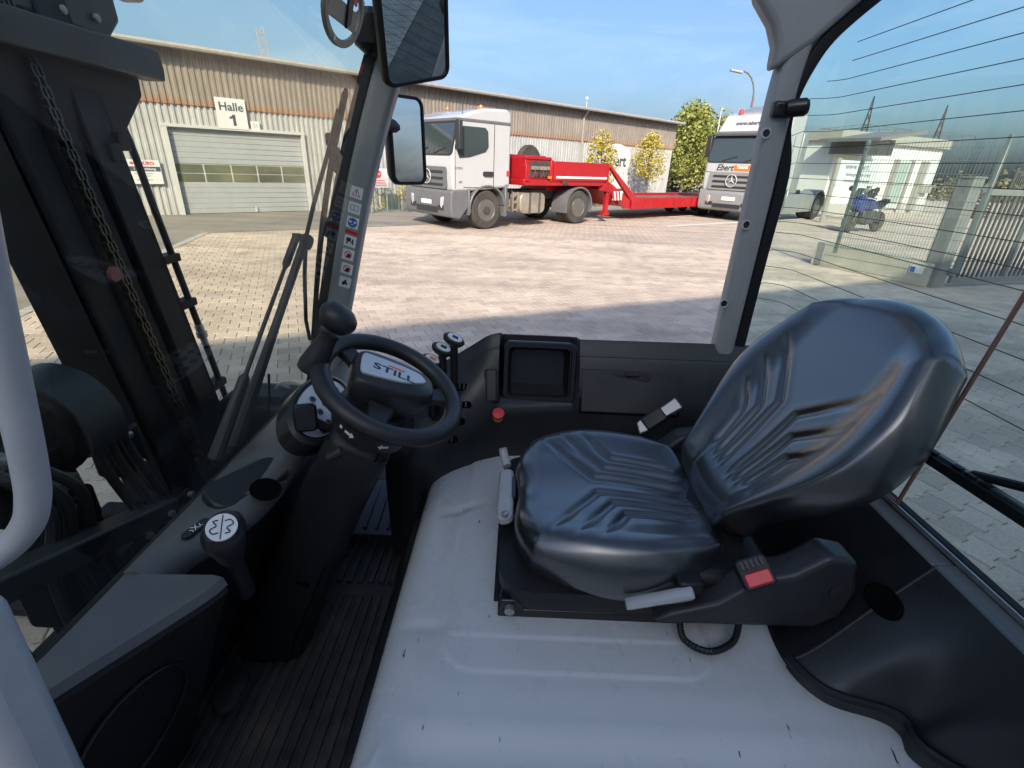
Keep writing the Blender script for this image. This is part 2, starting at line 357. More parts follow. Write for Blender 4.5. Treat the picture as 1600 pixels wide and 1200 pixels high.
for r in range(-40, 110):
    for k in range(-90, 110):
        c = pe * ((k + 0.5 * (r % 2)) * 0.2) + pn * (r * 0.165)
        if c.y < 0.9 or c.length > FAR: continue
        q = project(c)
        if q is None or not (-700 < q[0] < 2300 and q[1] < 2200): continue
        if inside(ASPH, c.x, c.y): continue
        stones.append((c, q))
def shows(q):
    u, v = q
    if u > 1180 and v > 470 and v - 470 < (u - 1180) * 1.2: return True
    if u < 470 and 570 < v < 960 and v < 1060 - u * 1.0: return True
    if 600 < u < 1130 and 470 < v < 560: return True
    return 400 < u < 520 and 500 < v < 640
front = sorted([s for s in stones if shows(s[1])], key=lambda s: (s[0] - V(0, 0, CAMH)).length)[:300]
fset = {id(s) for s in front}
def tone_attr(me, vals):
    a = me.attributes.new('tone', 'FLOAT', 'FACE'); a.data.foreach_set('value', vals)
smeshes = []
for i in range(10):
    b = MB(); b.add(*stone_geo(random.uniform(-0.0015, 0.0015), random.uniform(-.012, .012), random.uniform(-.012, .012)))
    me = b.mesh('paving_stone', M['pave'], 25, False); tone_attr(me, [0.86 + 0.028 * i] * len(me.polygons)); smeshes.append(me)
b = MB(); tones = []
for s in stones:
    if id(s) in fset: continue
    vs, fs = stone_geo(random.uniform(-0.0015, 0.0015), random.uniform(-.012, .012), random.uniform(-.012, .012))
    c = s[0]
    b.add([(c.x + x * pe.x + y * pn.x, c.y + x * pe.y + y * pn.y, z) for x, y, z in vs], fs); tones += [random.uniform(0.86, 1.12)] * len(fs)
rest = build('paving_stones', b, M['pave'], ground, angle=25, fix=False); rest['kind'] = 'stuff'
tone_attr(rest.data, tones)
for s in front:
    o = bpy.data.objects.new('paving_stone', random.choice(smeshes)); COL.objects.link(o); o.parent = ground
    o.location = (s[0].x, s[0].y, 0); o.rotation_euler = (0, 0, PROT)
# the yard beyond and beside the stones one can tell apart
def ringsheet():
    b = MB(); n = 64; vs = []
    for i in range(n + 1):
        a = math.pi * 2 * i / n
        vs += [(FAR * 0.985 * math.cos(a), FAR * 0.985 * math.sin(a), -0.004), (700 * math.cos(a), 700 * math.sin(a), -0.004)]
    b.add(vs, [(2 * i, 2 * i + 1, 2 * i + 3, 2 * i + 2) for i in range(n)])
    # near half of the yard, behind and beside the camera
    b.add([(-FAR, 0.95, -0.004), (-FAR, -FAR, -0.004), (FAR, -FAR, -0.004), (FAR, 0.95, -0.004)], [(0, 1, 2, 3)])
    return b
yard = struct(build('paved_yard', ringsheet(), M['pavefar'], fix=False))
b = MB(); b.add([(x, y, 0.004) for x, y in ASPH], [tuple(range(len(ASPH)))])
struct(build('asphalt_road', b, M['asphalt']))
b = MB(); A0, A1 = V(*ASPH[0], 0), V(*ASPH[1], 0); d = A1 - A0; n = int(d.length / 0.3)
for i in range(-8, n):
    c0 = A0 + d * ((i + 0.02) / n); c1 = A0 + d * ((i + 0.98) / n)
    b.bar(c0 + V(0, 0, -0.04), c1 + V(0, 0, -0.04), 0.16, 0.1)
ks = build('border_stones', b, M['kerb'], ground, bevel=0.006, seg=1); ks['kind'] = 'stuff'
b = MB()
for p, q, w in ((at(925, 344, Z=0), at(1090, 337, Z=0), 0.10), (at(1040, 354, Z=0), at(1180, 346, Z=0), 0.12), (at(1215, 345, Z=0), at(1330, 336, Z=0), 0.12)):
    dd = (q - p).normalized(); s = V(-dd.y, dd.x, 0) * w
    k = len(b.v); b.add([(*(p - s).xy, 0.008), (*(q - s).xy, 0.008), (*(q + s).xy, 0.008), (*(p + s).xy, 0.008)], [(0, 1, 2, 3)])
struct(build('road_marking', b, M['line']))

# ================================================================ WAREHOUSE
def corr_mat(name, col, rust=None, z0=0, z1=1, dirt=0.15):
    m = mat(name, col, 0.5, var=dirt, vscale=0.9, rvar=0.08)
    n = m.node_tree; bs = n.nodes['Principled BSDF']; src = bs.inputs['Base Color'].links[0].from_socket
    t = n.nodes.new('ShaderNodeTexCoord'); mp = n.nodes.new('ShaderNodeMapping'); mp.inputs['Scale'].default_value = (9, 9, 0.5)
    z = n.nodes.new('ShaderNodeTexNoise'); z.inputs['Scale'].default_value = 1; z.inputs['Detail'].default_value = 6
    n.links.new(t.outputs['Object'], mp.inputs['Vector']); n.links.new(mp.outputs['Vector'], z.inputs['Vector'])
    k = n.nodes.new('ShaderNodeMapRange'); k.inputs['From Min'].default_value = 0.35; k.inputs['From Max'].default_value = 0.7; k.inputs['To Min'].default_value = 0.82; k.inputs['To Max'].default_value = 1.06
    mu = n.nodes.new('ShaderNodeMix'); mu.data_type = 'RGBA'; mu.blend_type = 'MULTIPLY'; mu.inputs['Factor'].default_value = 1
    n.links.new(z.outputs['Fac'], k.inputs['Value']); n.links.new(src, mu.inputs['A']); n.links.new(k.outputs['Result'], mu.inputs['B'])
    last = mu.outputs['Result']
    if rust:
        sp = n.nodes.new('ShaderNodeSeparateXYZ'); n.links.new(t.outputs['Object'], sp.inputs['Vector'])
        ad = n.nodes.new('ShaderNodeMath'); ad.operation = 'MULTIPLY_ADD'; ad.inputs[1].default_value = 0.28; ad.inputs[2].default_value = -0.14
        a2 = n.nodes.new('ShaderNodeMath'); a2.operation = 'ADD'
        n.links.new(z.outputs['Fac'], ad.inputs[0]); n.links.new(ad.outputs[0], a2.inputs[0]); n.links.new(sp.outputs['Z'], a2.inputs[1])
        k2 = n.nodes.new('ShaderNodeMapRange'); k2.inputs['From Min'].default_value = z0; k2.inputs['From Max'].default_value = z1; k2.inputs['To Min'].default_value = 0.85; k2.inputs['To Max'].default_value = 0
        n.links.new(a2.outputs[0], k2.inputs['Value'])
        m2 = n.nodes.new('ShaderNodeMix'); m2.data_type = 'RGBA'; m2.inputs['B'].default_value = (*rust, 1)
        n.links.new(k2.outputs['Result'], m2.inputs['Factor']); n.links.new(last, m2.inputs['A']); last = m2.outputs['Result']
    n.links.new(last, bs.inputs['Base Color'])
    return m
M['wallwhite'] = corr_mat('white_cladding', (0.375, 0.385, 0.39))
M['wallbrown'] = corr_mat('brown_cladding', (0.235, 0.208, 0.18), (0.27, 0.135, 0.065), 2.92, 3.12)
M['trim'] = mat('grey_trim', (0.30, 0.29, 0.27), 0.5, var=0.15)
M['doorgrey'] = mat('roller_door_paint', (0.30, 0.325, 0.34), 0.42, var=0.06, vscale=3)
M['frame'] = mat('pale_frame', (0.45, 0.46, 0.46), 0.45)
M['pane'] = mat('dark_pane', (0.05, 0.06, 0.055), 0.06, var=0.9, vscale=0.6, var2=(0.16, 0.17, 0.10))
M['signwhite'] = mat('sign_white', (0.55, 0.57, 0.58), 0.4, var=0.03)
M['signink'] = mat('sign_letter', (0.05, 0.065, 0.085), 0.5)
def corr(b, s0, s1, z0, z1, y, per=0.16, dep=0.03):
    n = max(1, round((s1 - s0) / per)); per = (s1 - s0) / n; prof = []
    for i in range(n):
        a = s0 + i * per; prof += [(a, y), (a + per * 0.38, y), (a + per * 0.5, y - dep), (a + per * 0.88, y - dep)]
    prof.append((s1, y))
    b.loft([[(s, yy, z0) for s, yy in prof], [(s, yy, z1) for s, yy in prof]], caps=False, closed=False)
HP = V(-12.862, 12.448, 0); HRZ = math.atan2(0.669, 0.7432)
he = V(math.cos(HRZ), math.sin(HRZ), 0); hn = V(math.sin(HRZ), -math.cos(HRZ), 0)
def hall(s, out=0.0, z=0.0): return HP + he * s + hn * out + V(0, 0, z)
RT = Matrix(((1, 0, 0), (0, 0, -1), (0, 1, 0)))      # local text frame: x along the wall, y up, facing -y
wh = thing('warehouse', 'long corrugated hall with white lower and brown upper cladding and a grey roller door', 'building', HP, HRZ)
D0, D1, DT = 3.94, 7.62, 2.34
b = MB()
corr(b, -9, D0, 0.0, 2.96, 0); corr(b, D0, D1, DT, 2.96, 0); corr(b, D1, 29.2, 0.0, 2.96, 0)
build('lower_cladding', b, M['wallwhite'], wh, fix=False, angle=20, label='white corrugated lower wall')
b = MB(); corr(b, -9, 29.25, 2.9, 4.22, -0.05)
build('upper_cladding', b, M['wallbrown'], wh, fix=False, angle=20, label='brown corrugated upper wall with rusty lower edge')
b = MB(); b.add([(29.2, 0, 0), (29.2, 16, 0), (29.2, 16, 4.2), (29.2, 8, 5.0), (29.2, 0, 4.2)], [(0, 1, 2, 3, 4)]); b.add([(-9, 0, 0), (-9, 16, 0), (-9, 16, 4.2), (-9, 8, 5.0), (-9, 0, 4.2)], [(4, 3, 2, 1, 0)]); b.add([(-9, 16, 0), (29.2, 16, 0), (29.2, 16, 4.2), (-9, 16, 4.2)], [(0, 1, 2, 3)])
build('end_wall', b, M['wallwhite'], wh, fix=False)
b = MB(); b.prism([(-0.40, 4.22), (8, 5.05), (16.4, 4.22), (16.4, 4.30), (8, 5.14), (-0.40, 4.31)], (-9.2, 0, 0), Matrix(((0, 0, 1), (1, 0, 0), (0, 1, 0))), 0, 38.6)
roof = build('roof', b, M['trim'], wh)
b = MB(); b.tube([(-9.2, -0.43, 4.24), (29.4, -0.43, 4.24)], 0.07, 8); build('gutter', b, M['trim'], roof)
b = MB(); b.tube([(21.1, -0.40, 4.2), (21.1, -0.12, 3.9), (21.1, -0.12, 0.0)], 0.05, 8); build('downpipe', b, M['trim'], wh)
b = MB(); b.tube([(21.1, -0.2, 4.3), (21.1, -0.2, 4.62)], 0.02, 6); b.lathe([(0, -.09), (.07, -.06), (.09, 0), (.07, .06), (0, .09)], (21.1, -0.2, 4.68), n=12); build('roof_lamp', b, M['frame'], roof)
b = MB()
for x in (-0.11, 0.11): b.bar((7.36 + x, 1.5, 4.35), (7.30 + x, 1.5, 5.35), 0.03)
for i in range(4):
    z = 4.42 + i * 0.27; b.bar((7.24, 1.5, z), (7.44, 1.5, z), 0.025); b.bar((7.24, 1.5, z), (7.44, 1.5, z + .2), 0.02)
build('roof_ladder', b, M['trim'], roof)
# roller door: slats and two rows of panes
door = None
b = MB(); b.box(((D0 + D1) / 2, -0.05, DT + 0.03), (D1 - D0 + 0.22, 0.14, 0.08)); b.box((D0 - 0.04, -0.05, DT / 2), (0.1, 0.14, DT)); b.box((D1 + 0.04, -0.05, DT / 2), (0.1, 0.14, DT))
door = build('roller_door', b, M['frame'], wh, label='grey roller door with a double row of windows')
zz = [0.012]; slat = 0.145
zs = []
z = 0.012
while z < 0.86: zs.append((z, 0.145)); z += 0.145
wz0 = z; z = wz0 + 0.52
while z < DT - 0.02: zs.append((z, min(0.145, DT - z))); z += 0.145
for z0, h in zs:
    b = MB(); b.box(((D0 + D1) / 2, 0.05, z0 + h / 2), (D1 - D0 - 0.02, 0.05, h - 0.005)); build('door_slat', b, M['doorgrey'], door, bevel=0.006, seg=1)
b = MB(); b.box(((D0 + D1) / 2, 0.06, wz0 + 0.26), (D1 - D0 - 0.02, 0.03, 0.52)); build('window_band', b, M['frame'], door)
pw = (D1 - D0) / 5
for i in range(5):
    for j in range(2):
        b = MB(); b.box((D0 + pw * (i + 0.5), 0.036, wz0 + 0.14 + 0.25 * j), (pw - 0.055, 0.03, 0.215)); build('window_pane', b, M['pane'], door)
b = MB(); b.box((D0 + 2.0, 0.0, 0.10), (0.05, 0.05, 0.14)); build('door_handle', b, M['frame'], door)

def wall_sign(name, label, s, z, w, h, out=0.10, cat='sign', m='signwhite'):
    t = thing(name, label, cat, hall(s, out, z), HRZ)
    b = MB(); b.box((0, 0, 0), (w, 0.025, h)); build('panel', b, M[m], t, bevel=0.004, seg=1); return t
t = wall_sign('hall_sign', 'white sign reading Halle 1 above the roller door', 5.67, 2.77, 0.80, 0.80, 0.12)
text('lettering', 'Halle', 0.30, (0.0, -0.015, 0.17), RT, M['signink'], t, 0.002, bold=0.006, sx=1.06)
b = MB(); b.prism([(0.0, -0.31), (0.075, -0.31), (0.075, -0.02), (0.01, -0.02), (-0.03, -0.065), (-0.085, -0.085), (-0.085, -0.14), (0.0, -0.115)], (0, 0, 0), RT, 0.0126, 0.016); build('numeral', b, M['signink'], t)
t = wall_sign('number_sign', 'small pale sign reading S1 beside the hall sign', 6.27, 2.49, 0.25, 0.27, 0.11)
text('lettering', 'S1', 0.14, (0, -0.015, 0), RT, M['trim'], t, 0.002)
t = wall_sign('direction_sign', 'white information board with red arrow and dark blue band left of the roller door', 3.22, 1.15, 0.75, 0.62, 0.10)
b = MB(); b.prism([(-0.33, 0.22), (-0.25, 0.27), (-0.25, 0.235), (-0.12, 0.235), (-0.12, 0.205), (-0.25, 0.205), (-0.25, 0.17)], (0, 0, 0), RT, 0.0126, 0.016); build('arrow', b, M['inkred'], t)
text('lettering', 'BÜRO', 0.12, (0.08, -0.015, 0.22), RT, M['inkred'], t, 0.002, bold=0.004)
b = MB(); b.box((0, -0.014, 0.08), (0.72, 0.004, 0.12)); build('band', b, M['signink'], t)
text('lettering', 'i Anmeldung', 0.10, (0, -0.018, 0.08), RT, M['white'], t, 0.001)
b = MB()
for i, (w, z) in enumerate(((0.42, -0.04), (0.3, -0.10), (0.36, -0.2))): b.box((-0.05, -0.014, z), (w, 0.003, 0.022))
build('small_print', b, M['trim'], t)
t = wall_sign('stop_board', 'white notice board with red round stop symbol on the fence by the shrubs', 9.75, 1.12, 0.80, 0.62, 1.0)
b = MB(); b.lathe([(0.13, 0), (0.13, 0.003)], (0, -0.013, 0.13), RT, 20); build('stop_disc', b, M['inkred'], t)
text('lettering', 'STOP', 0.075, (0, -0.018, 0.13), RT, M['white'], t, 0.001)
b = MB(); b.box((0, -0.014, -0.08), (0.5, 0.003, 0.03)); b.box((0, -0.014, -0.15), (0.56, 0.003, 0.03)); b.box((0, -0.014, -0.22), (0.6, 0.003, 0.02)); build('small_print', b, M['inkred'], t)
b = MB(); b.box((-0.3, 0.03, -0.56), (0.04, 0.03, 1.12)); b.box((0.3, 0.03, -0.56), (0.04, 0.03, 1.12)); build('post', b, M['trim'], t)
t = thing('company_banner', 'tall white rounded banner lettered iebert on the hall wall behind the young trees', 'banner', hall(23.9, 0.12, 2.05), HRZ)
pts = [(-1.4, -1.3), (1.15, -1.3), (1.2, 0.45)] + [(1.2 - 2.6 * i / 10, 0.45 + 0.42 * math.sin(math.pi * (0.08 + 0.9 * i / 10))) for i in range(1, 11)]
b = MB(); b.prism(pts, (0, 0, 0), RT, 0, 0.03); build('panel', b, M['signwhite'], t)
text('lettering', 'iebert', 0.78, (-0.12, -0.034, 0.05), RT, M['signink'], t, 0.002, bold=0.02)
text('lettering', 'S  T', 0.34, (0.55, -0.034, -0.62), RT, M['trim'], t, 0.002)

# hall behind the camera whose shadow covers the near yard; seen in the mirrors and panes
BM = V(0.435, -0.900, 0); BRZ = math.atan2(0.435, 0.900)
BH = 11.2
bh = thing('storage_hall', 'tall pale corrugated hall behind the forklift, seen reflected in the mirrors', 'building', BM * 10.0, BRZ + math.pi)
M['hallgrey'] = corr_mat('pale_grey_cladding', (0.66, 0.67, 0.67))
b = MB(); corr(b, -14, 40, 0, BH - 0.2, 0.0, 0.3, 0.05); build('cladding', b, M['hallgrey'], bh, fix=False, angle=20)
b = MB(); b.box((13, 10.0, BH - 0.08), (54.6, 20.6, 0.16)); b.box((-13.95, 10, BH / 2), (0.1, 20, BH)); b.box((14, 19.9, BH / 2), (52, 0.1, BH)); build('roof', b, M['trim'], bh)
for x in (-8, 0, 14):
    b = MB(); b.box((x, -0.08, 2.0), (4, 0.1, 4)); dd = build('roller_door', b, M['doorgrey'], bh)
    for i in range(4):
        b = MB(); b.box((x - 1.5 + i, -0.14, 2.2), (0.8, 0.03, 0.5)); build('window_pane', b, M['pane'], dd)

# ================================================================ VEGETATION
def leaf_mat(name, col, col2):
    m = mat(name, col, 0.6, var=0.5, vscale=1.6, var2=col2); n = m.node_tree; b = n.nodes['Principled BSDF']
    b.inputs['Transmission Weight'].default_value = 0.0; b.inputs['Subsurface Weight'].default_value = 0.0
    return m
M['leafyellow'] = leaf_mat('spring_leaf', (0.26, 0.23, 0.025), (0.46, 0.37, 0.05))
M['leafgreen'] = leaf_mat('green_leaf', (0.10, 0.15, 0.025), (0.28, 0.27, 0.06))
M['leafdark'] = leaf_mat('dark_leaf', (0.055, 0.06, 0.025), (0.12, 0.11, 0.05))
M['bark'] = mat('bark', (0.13, 0.105, 0.08), 0.9, var=0.3, vscale=12)
M['twig'] = mat('reed_stems', (0.26, 0.21, 0.12), 0.9, var=0.4, vscale=20)
def leaves(b, c, r, n, size, rng, shell=0.55):
    c = Vector(c)
    for _ in range(n):
        while True:
            p = Vector((rng.uniform(-1, 1), rng.uniform(-1, 1), rng.uniform(-1, 1)))
            if p.length <= 1 and (p.length > shell or rng.random() < 0.35): break
        p = c + Vector((p.x * r[0], p.y * r[1], p.z * r[2]))
        nrm = Vector((rng.gauss(0, 1), rng.gauss(0, 1), rng.gauss(0.3, 1))).normalized(); R = frame(nrm, (rng.gauss(0, 1), rng.gauss(0, 1), .1)); s = size * rng.uniform(0.6, 1.3)
        b.add([p + R @ Vector(q) * s for q in ((-.5, -.2, 0), (0.1, -.35, 0), (.55, 0, 0), (0.1, .35, 0), (-.5, .2, 0))], [(0, 1, 2, 3, 4)])
def tree(name, label, loc, h, crown, nclump, nleaf, size, m, cat='tree', group=None, trunk_r=0.06, z0=0.35, seed=1):
    rng = random.Random(seed); t = thing(name, label, cat, loc, 0, group)
    tb = MB(); tops = []
    tb.tube([(0, 0, -0.02), (0.02, 0.01, h * 0.4), (-0.01, 0.02, h * 0.72), (0, 0, h * 0.97)], [trunk_r, trunk_r * .75, trunk_r * .4, trunk_r * .1], 8)
    cb = MB()
    for i in range(nclump):
        zz = h * (z0 + (1 - z0) * (i + 0.5) / nclump); k = (zz / h - z0) / (1 - z0)
        rr = crown * (0.35 + 0.9 * math.sin(math.pi * min(1, k * 0.85 + 0.15))) * 0.7; a = i * 2.4 + rng.uniform(-.5, .5)
        p = Vector((math.cos(a) * rr * rng.uniform(.4, 1), math.sin(a) * rr * rng.uniform(.4, 1), zz))
        tb.tube([(0, 0, max(h * 0.18, zz - rr * 0.9 - .1)), p * 0.5 + Vector((0, 0, zz * 0.5 - rr * .15)), p], [trunk_r * .35, trunk_r * .22, trunk_r * .06], 5)
        q = crown * rng.uniform(.32, .55); leaves(cb, p, (q, q, q * .9), nleaf, size, rng)
    build('trunk', tb, M['bark'], t); build('crown', cb, m, t, fix=False, angle=180); return t
p = hall(20.9, 1.6); tree('young_tree', 'young yellow-green tree left of the banner, nearer the white truck', p, 3.1, 0.85, 26, 62, 0.10, M['leafyellow'], group='young trees along the hall', seed=3, z0=.3)
p = hall(24.9, 1.5); tree('young_tree', 'young yellow-green tree right of the banner by the hall corner', p, 3.35, 0.85, 28, 66, 0.10, M['leafyellow'], group='young trees along the hall', seed=8, z0=.42)
for i, (p, h, c, lab) in enumerate([((13.4, 44, 0), 6.0, 2.2, 'broad green tree just right of the hall corner'), ((17.4, 47, 0), 5.8, 2.1, 'green tree behind the cab of the silver truck'), ((15.6, 50, 0), 7.0, 2.2, 'tallest green tree behind the two others right of the hall')]):
    tree('broadleaf_tree', lab, p, h, c, 44, 95, 0.23, M['leafgreen'], group='trees beyond the hall', trunk_r=.14, z0=.2, seed=20 + i)
rng = random.Random(5)
b = MB(); stems = MB()
for i in range(46):
    s = rng.uniform(8.9, 14.2); o = hall(s, rng.uniform(0.25, 0.9)); h = rng.uniform(1.1, 2.5)
    stems.tube([o, o + V(rng.gauss(0, .06), rng.gauss(0, .06), h * .6), o + V(rng.gauss(0, .18), rng.gauss(0, .18), h)], [.014, .010, .004], 4)
    leaves(b, o + V(0, 0, h * .42), (.22, .22, h * .36), 16, 0.10, rng)
t = thing('shrub', 'loose yellow-green shrub of upright stems against the white hall wall', 'shrub', hall(11.5, 0.6), 0, world=True)
build('stems', stems, M['twig'], t); build('foliage', b, M['leafyellow'], t, fix=False, angle=180)
b = MB()
for i in range(60):
    o = hall(rng.uniform(13.5, 30), rng.uniform(0.3, 1.4)); leaves(b, o + V(0, 0, .2), (.35, .35, .25), 16, 0.13, rng)
tag(build('weeds', b, M['leafyellow'], fix=False, angle=180), 'weeds growing along the foot of the hall wall', 'weeds', kind='stuff')
b = MB()
for i in range(150):
    s = i / 150; o = V(10 + 95 * s, 48 + 22 * s + rng.uniform(-2, 2), 0); h = rng.uniform(1.2, 3.2); leaves(b, o + V(0, 0, h * .5), (1.6, 1.2, h * .6), 70, 0.35, rng)
tag(build('distant_hedge', b, M['leafdark'], fix=False, angle=180), 'far mixed hedge along the horizon behind the yard', 'hedge', kind='stuff')
# green mesh fence in front of the shrub
fg = thing('wire_fence', 'low green wire fence in front of the shrub by the stop board', 'fence', hall(11.6, 1.3), HRZ)
M['fencegreen'] = mat('green_fence', (0.06, 0.16, 0.13), 0.5)
for x in (-2.4, -0.9, 0.6, 2.1):
    b = MB(); b.box((x, 0, 0.6), (0.05, 0.05, 1.2)); build('post', b, M['fencegreen'], fg)
b = MB()
for i in range(7): b.box((-0.15, 0.03, 0.15 + i * 0.16), (4.5, 0.006, 0.006))
for i in range(80): b.box((-2.4 + i * 0.0563, 0.035, 0.6), (0.005, 0.005, 1.1))
w = build('wire_mesh', b, M['fencegreen'], fg); w['kind'] = 'stuff'

# ================================================================ WHITE OFFICE, FENCE, GATE
M['render'] = mat('white_render', (0.60, 0.60, 0.57), 0.8, var=0.04, vscale=1)
M['parapet'] = mat('parapet_metal', (0.30, 0.29, 0.25), 0.5, var=0.08)
WC = at(1440, 333, Z=0); WRZ = math.atan2(3.8, 7.95)
wb = thing('office_building', 'low flat-roofed white building with grey parapet behind the fence', 'building', (WC.x, WC.y, 0), WRZ)
b = MB(); b.box((-4.75, 4, 0.25), (9.5, 8.0, 0.5)); build('plinth', b, M['kerb'], wb)
b = MB(); b.box((-4.75, 4.03, 2.0), (9.44, 8, 3.0)); build('wall', b, M['render'], wb)
b = MB(); b.box((-4.75, 4, 3.72), (9.8, 8.4, 0.46)); build('parapet', b, M['parapet'], wb)
M['alu'] = mat('grey_column', (0.27, 0.26, 0.23), 0.5)
for x, w in ((-4.3, 0.16), (-2.9, 0.16), (-1.6, 0.42)):
    b = MB(); b.box((x, -0.12, 1.5), (w, 0.22, 2.6)); build('column', b, M['alu'], wb)
b = MB(); b.box((-3.6, -0.06, 1.5), (1.25, 0.1, 2.5)); dr = build('door', b, M['frame'], wb)
b = MB(); b.box((-3.6, -0.12, 1.6), (1.0, 0.04, 2.1)); build('door_pane', b, mat('pale_glass', (0.3, 0.36, 0.33), 0.1), dr)
b = MB(); b.box((-1.0, -0.15, 1.35), (1.1, 0.3, 0.4)); build('letter_box', b, M['alu'], wb)
b = MB(); b.box((-8.9, -1.2, 3.65), (3.4, 3.0, 0.14), Matrix.Rotation(rad(-8), 3, 'Y')); b.box((-8.5, -0.6, 3.2), (2.2, 1.8, 0.7)); build('canopy', b, mat('canopy_metal', (0.16, 0.16, 0.15), 0.5), wb)

FA = at(1265, 412, Z=0); FB = at(1442, 449, Z=0); fd = (FB - FA); fl = fd.length; frz = math.atan2(fd.y, fd.x)
M['conc'] = mat('cast_concrete', (0.46, 0.44, 0.36), 0.85, var=0.14, vscale=2.5, bump=0.2, bscale=50)
M['galv'] = mat('galvanised_green', (0.17, 0.205, 0.20), 0.45, metal=0.3, var=0.12)
pw = thing('concrete_wall', 'low cast concrete retaining wall under the mesh fence', 'wall', (FA.x, FA.y, 0), frz)
b = MB(); b.prism([(0, 0), (fl, 0), (fl, 0.40), (fl * 0.4, 0.50), (0.05, 0.47)], (0, 0, 0), Matrix(((1, 0, 0), (0, 0, -1), (0, 1, 0))), -0.28, 0.0)
build('block', b, M['conc'], pw, bevel=0.015)
b = MB(); b.box((fl - 0.2, -0.012, 0.28), (0.22, 0.02, 0.12)); s = build('plate', b, M['white'], pw, label='small white and blue notice plate'); b = MB(); b.box((fl - 0.26, -0.024, 0.28), (0.08, 0.004, 0.1)); build('blue_mark', b, M['inkblue'], s)
PA = at(1310, 377, Y=10.3); PC = at(1545, 300, Y=8.35)
mf = thing('mesh_fence', 'galvanised double-rod mesh fence standing on the concrete wall', 'fence', (PA.x, PA.y, 0), math.atan2(PC.y - PA.y, PC.x - PA.x))
ml = (PC - PA).xy.length
for x, top in ((0, 2.42), (ml, 2.45)):
    b = MB(); b.box((x, 0, (top + 0.35) / 2), (0.06, 0.06, top - 0.35)); build('post', b, M['galv'], mf, bevel=0.006, seg=1)
b = MB(); k = 0.0
while k < ml: b.box((k, -0.04, 1.42), (0.005, 0.005, 1.95)); k += 0.05
for i in range(10): b.box((ml / 2, -0.046, 0.48 + i * 0.2), (ml, 0.007, 0.009))
w = build('wire_mesh', b, M['galv'], mf); w['kind'] = 'stuff'
GP = at(1455, 450, Z=0); GR = rad(17)
M['gatepaint'] = mat('grey_gate_paint', (0.20, 0.21, 0.205), 0.45, var=0.06)
M['gatedark'] = mat('dark_gate_paint', (0.085, 0.09, 0.09), 0.5)
gp = thing('gate_post', 'wide square light grey gate post beside the mesh fence', 'gate post', (GP.x, GP.y, 0), GR)
b = MB(); b.box((0.13, 0.13, 0.92), (0.27, 0.27, 1.84)); build('column', b, M['gatepaint'], gp, bevel=0.01)
b = MB(); b.box((0.13, 0.13, 1.85), (0.30, 0.30, 0.03)); build('cap', b, M['gatepaint'], gp)
for z in (0.22, 1.62):
    b = MB(); b.lathe([(.05, 0), (.05, .12)], (0.33, 0.0, z), n=12); b.box((0.28, 0.0, z + .06), (0.1, .05, .05)); build('hinge', b, M['galv'], gp)
gt = thing('swing_gate', 'grey swing gate of close vertical bars hinged to the square post', 'gate', (GP.x + 0.42 * math.cos(GR), GP.y + 0.42 * math.sin(GR), 0), GR)
b = MB(); b.box((0.0, 0, 0.88), (0.09, 0.06, 1.6)); b.box((2.2, 0, 0.13), (4.4, 0.06, 0.10)); b.box((2.2, 0, 1.63), (4.4, 0.06, 0.10)); b.box((4.4, 0, 0.88), (0.09, 0.06, 1.6)); b.box((1.35, 0.0, .88), (.06, .06, 1.5)); build('gate_frame', b, M['gatepaint'], gt, bevel=0.006, seg=1)
for i in range(34):
    x = 0.13 + i * 0.125
    if abs(x - 1.35) < 0.05: continue
    b = MB(); b.box((x, 0.005, 0.88), (0.03, 0.03, 1.42)); build('bar', b, M['gatedark'], gt)
# second stretch of fence and steel fence far behind the gate
bf = thing('bar_fence', 'dark bar fence running along the far side of the yard behind the gate', 'fence', (WC.x + 1.5, WC.y - 3.5, 0), rad(12))
b = MB()
for i in range(120): b.box((i * 0.14, 0, 1.3), (0.03, 0.03, 2.4))
w = build('bars', b, M['gatedark'], bf); w['kind'] = 'stuff'
for i in range(6):
    b = MB(); b.box((i * 3.2, 0.05, 1.3), (0.09, 0.09, 2.6)); build('post', b, M['gatedark'], bf)
b = MB(); b.box((8.4, 0.03, 2.4), (16.8, 0.04, 0.06)); b.box((8.4, 0.03, 0.25), (16.8, 0.04, 0.06)); build('rail', b, M['gatedark'], bf)
pl = thing('pallet_stack', 'small stack of wooden pallets at the white building corner', 'pallets', (WC.x + 0.9, WC.y - 2.6, 0), rad(20))
for i in range(5):
    b = MB(); b.box((0, 0, 0.06 + i * 0.145), (1.1, .8, .025)); b.box((0, 0, 0.128 + i * 0.145), (1.2, .8, .022))
    for x in (-.5, 0, .5): b.box((x, 0, 0.095 + i * 0.145), (.1, .8, .05))
    build('pallet', b, M['bark'], pl)

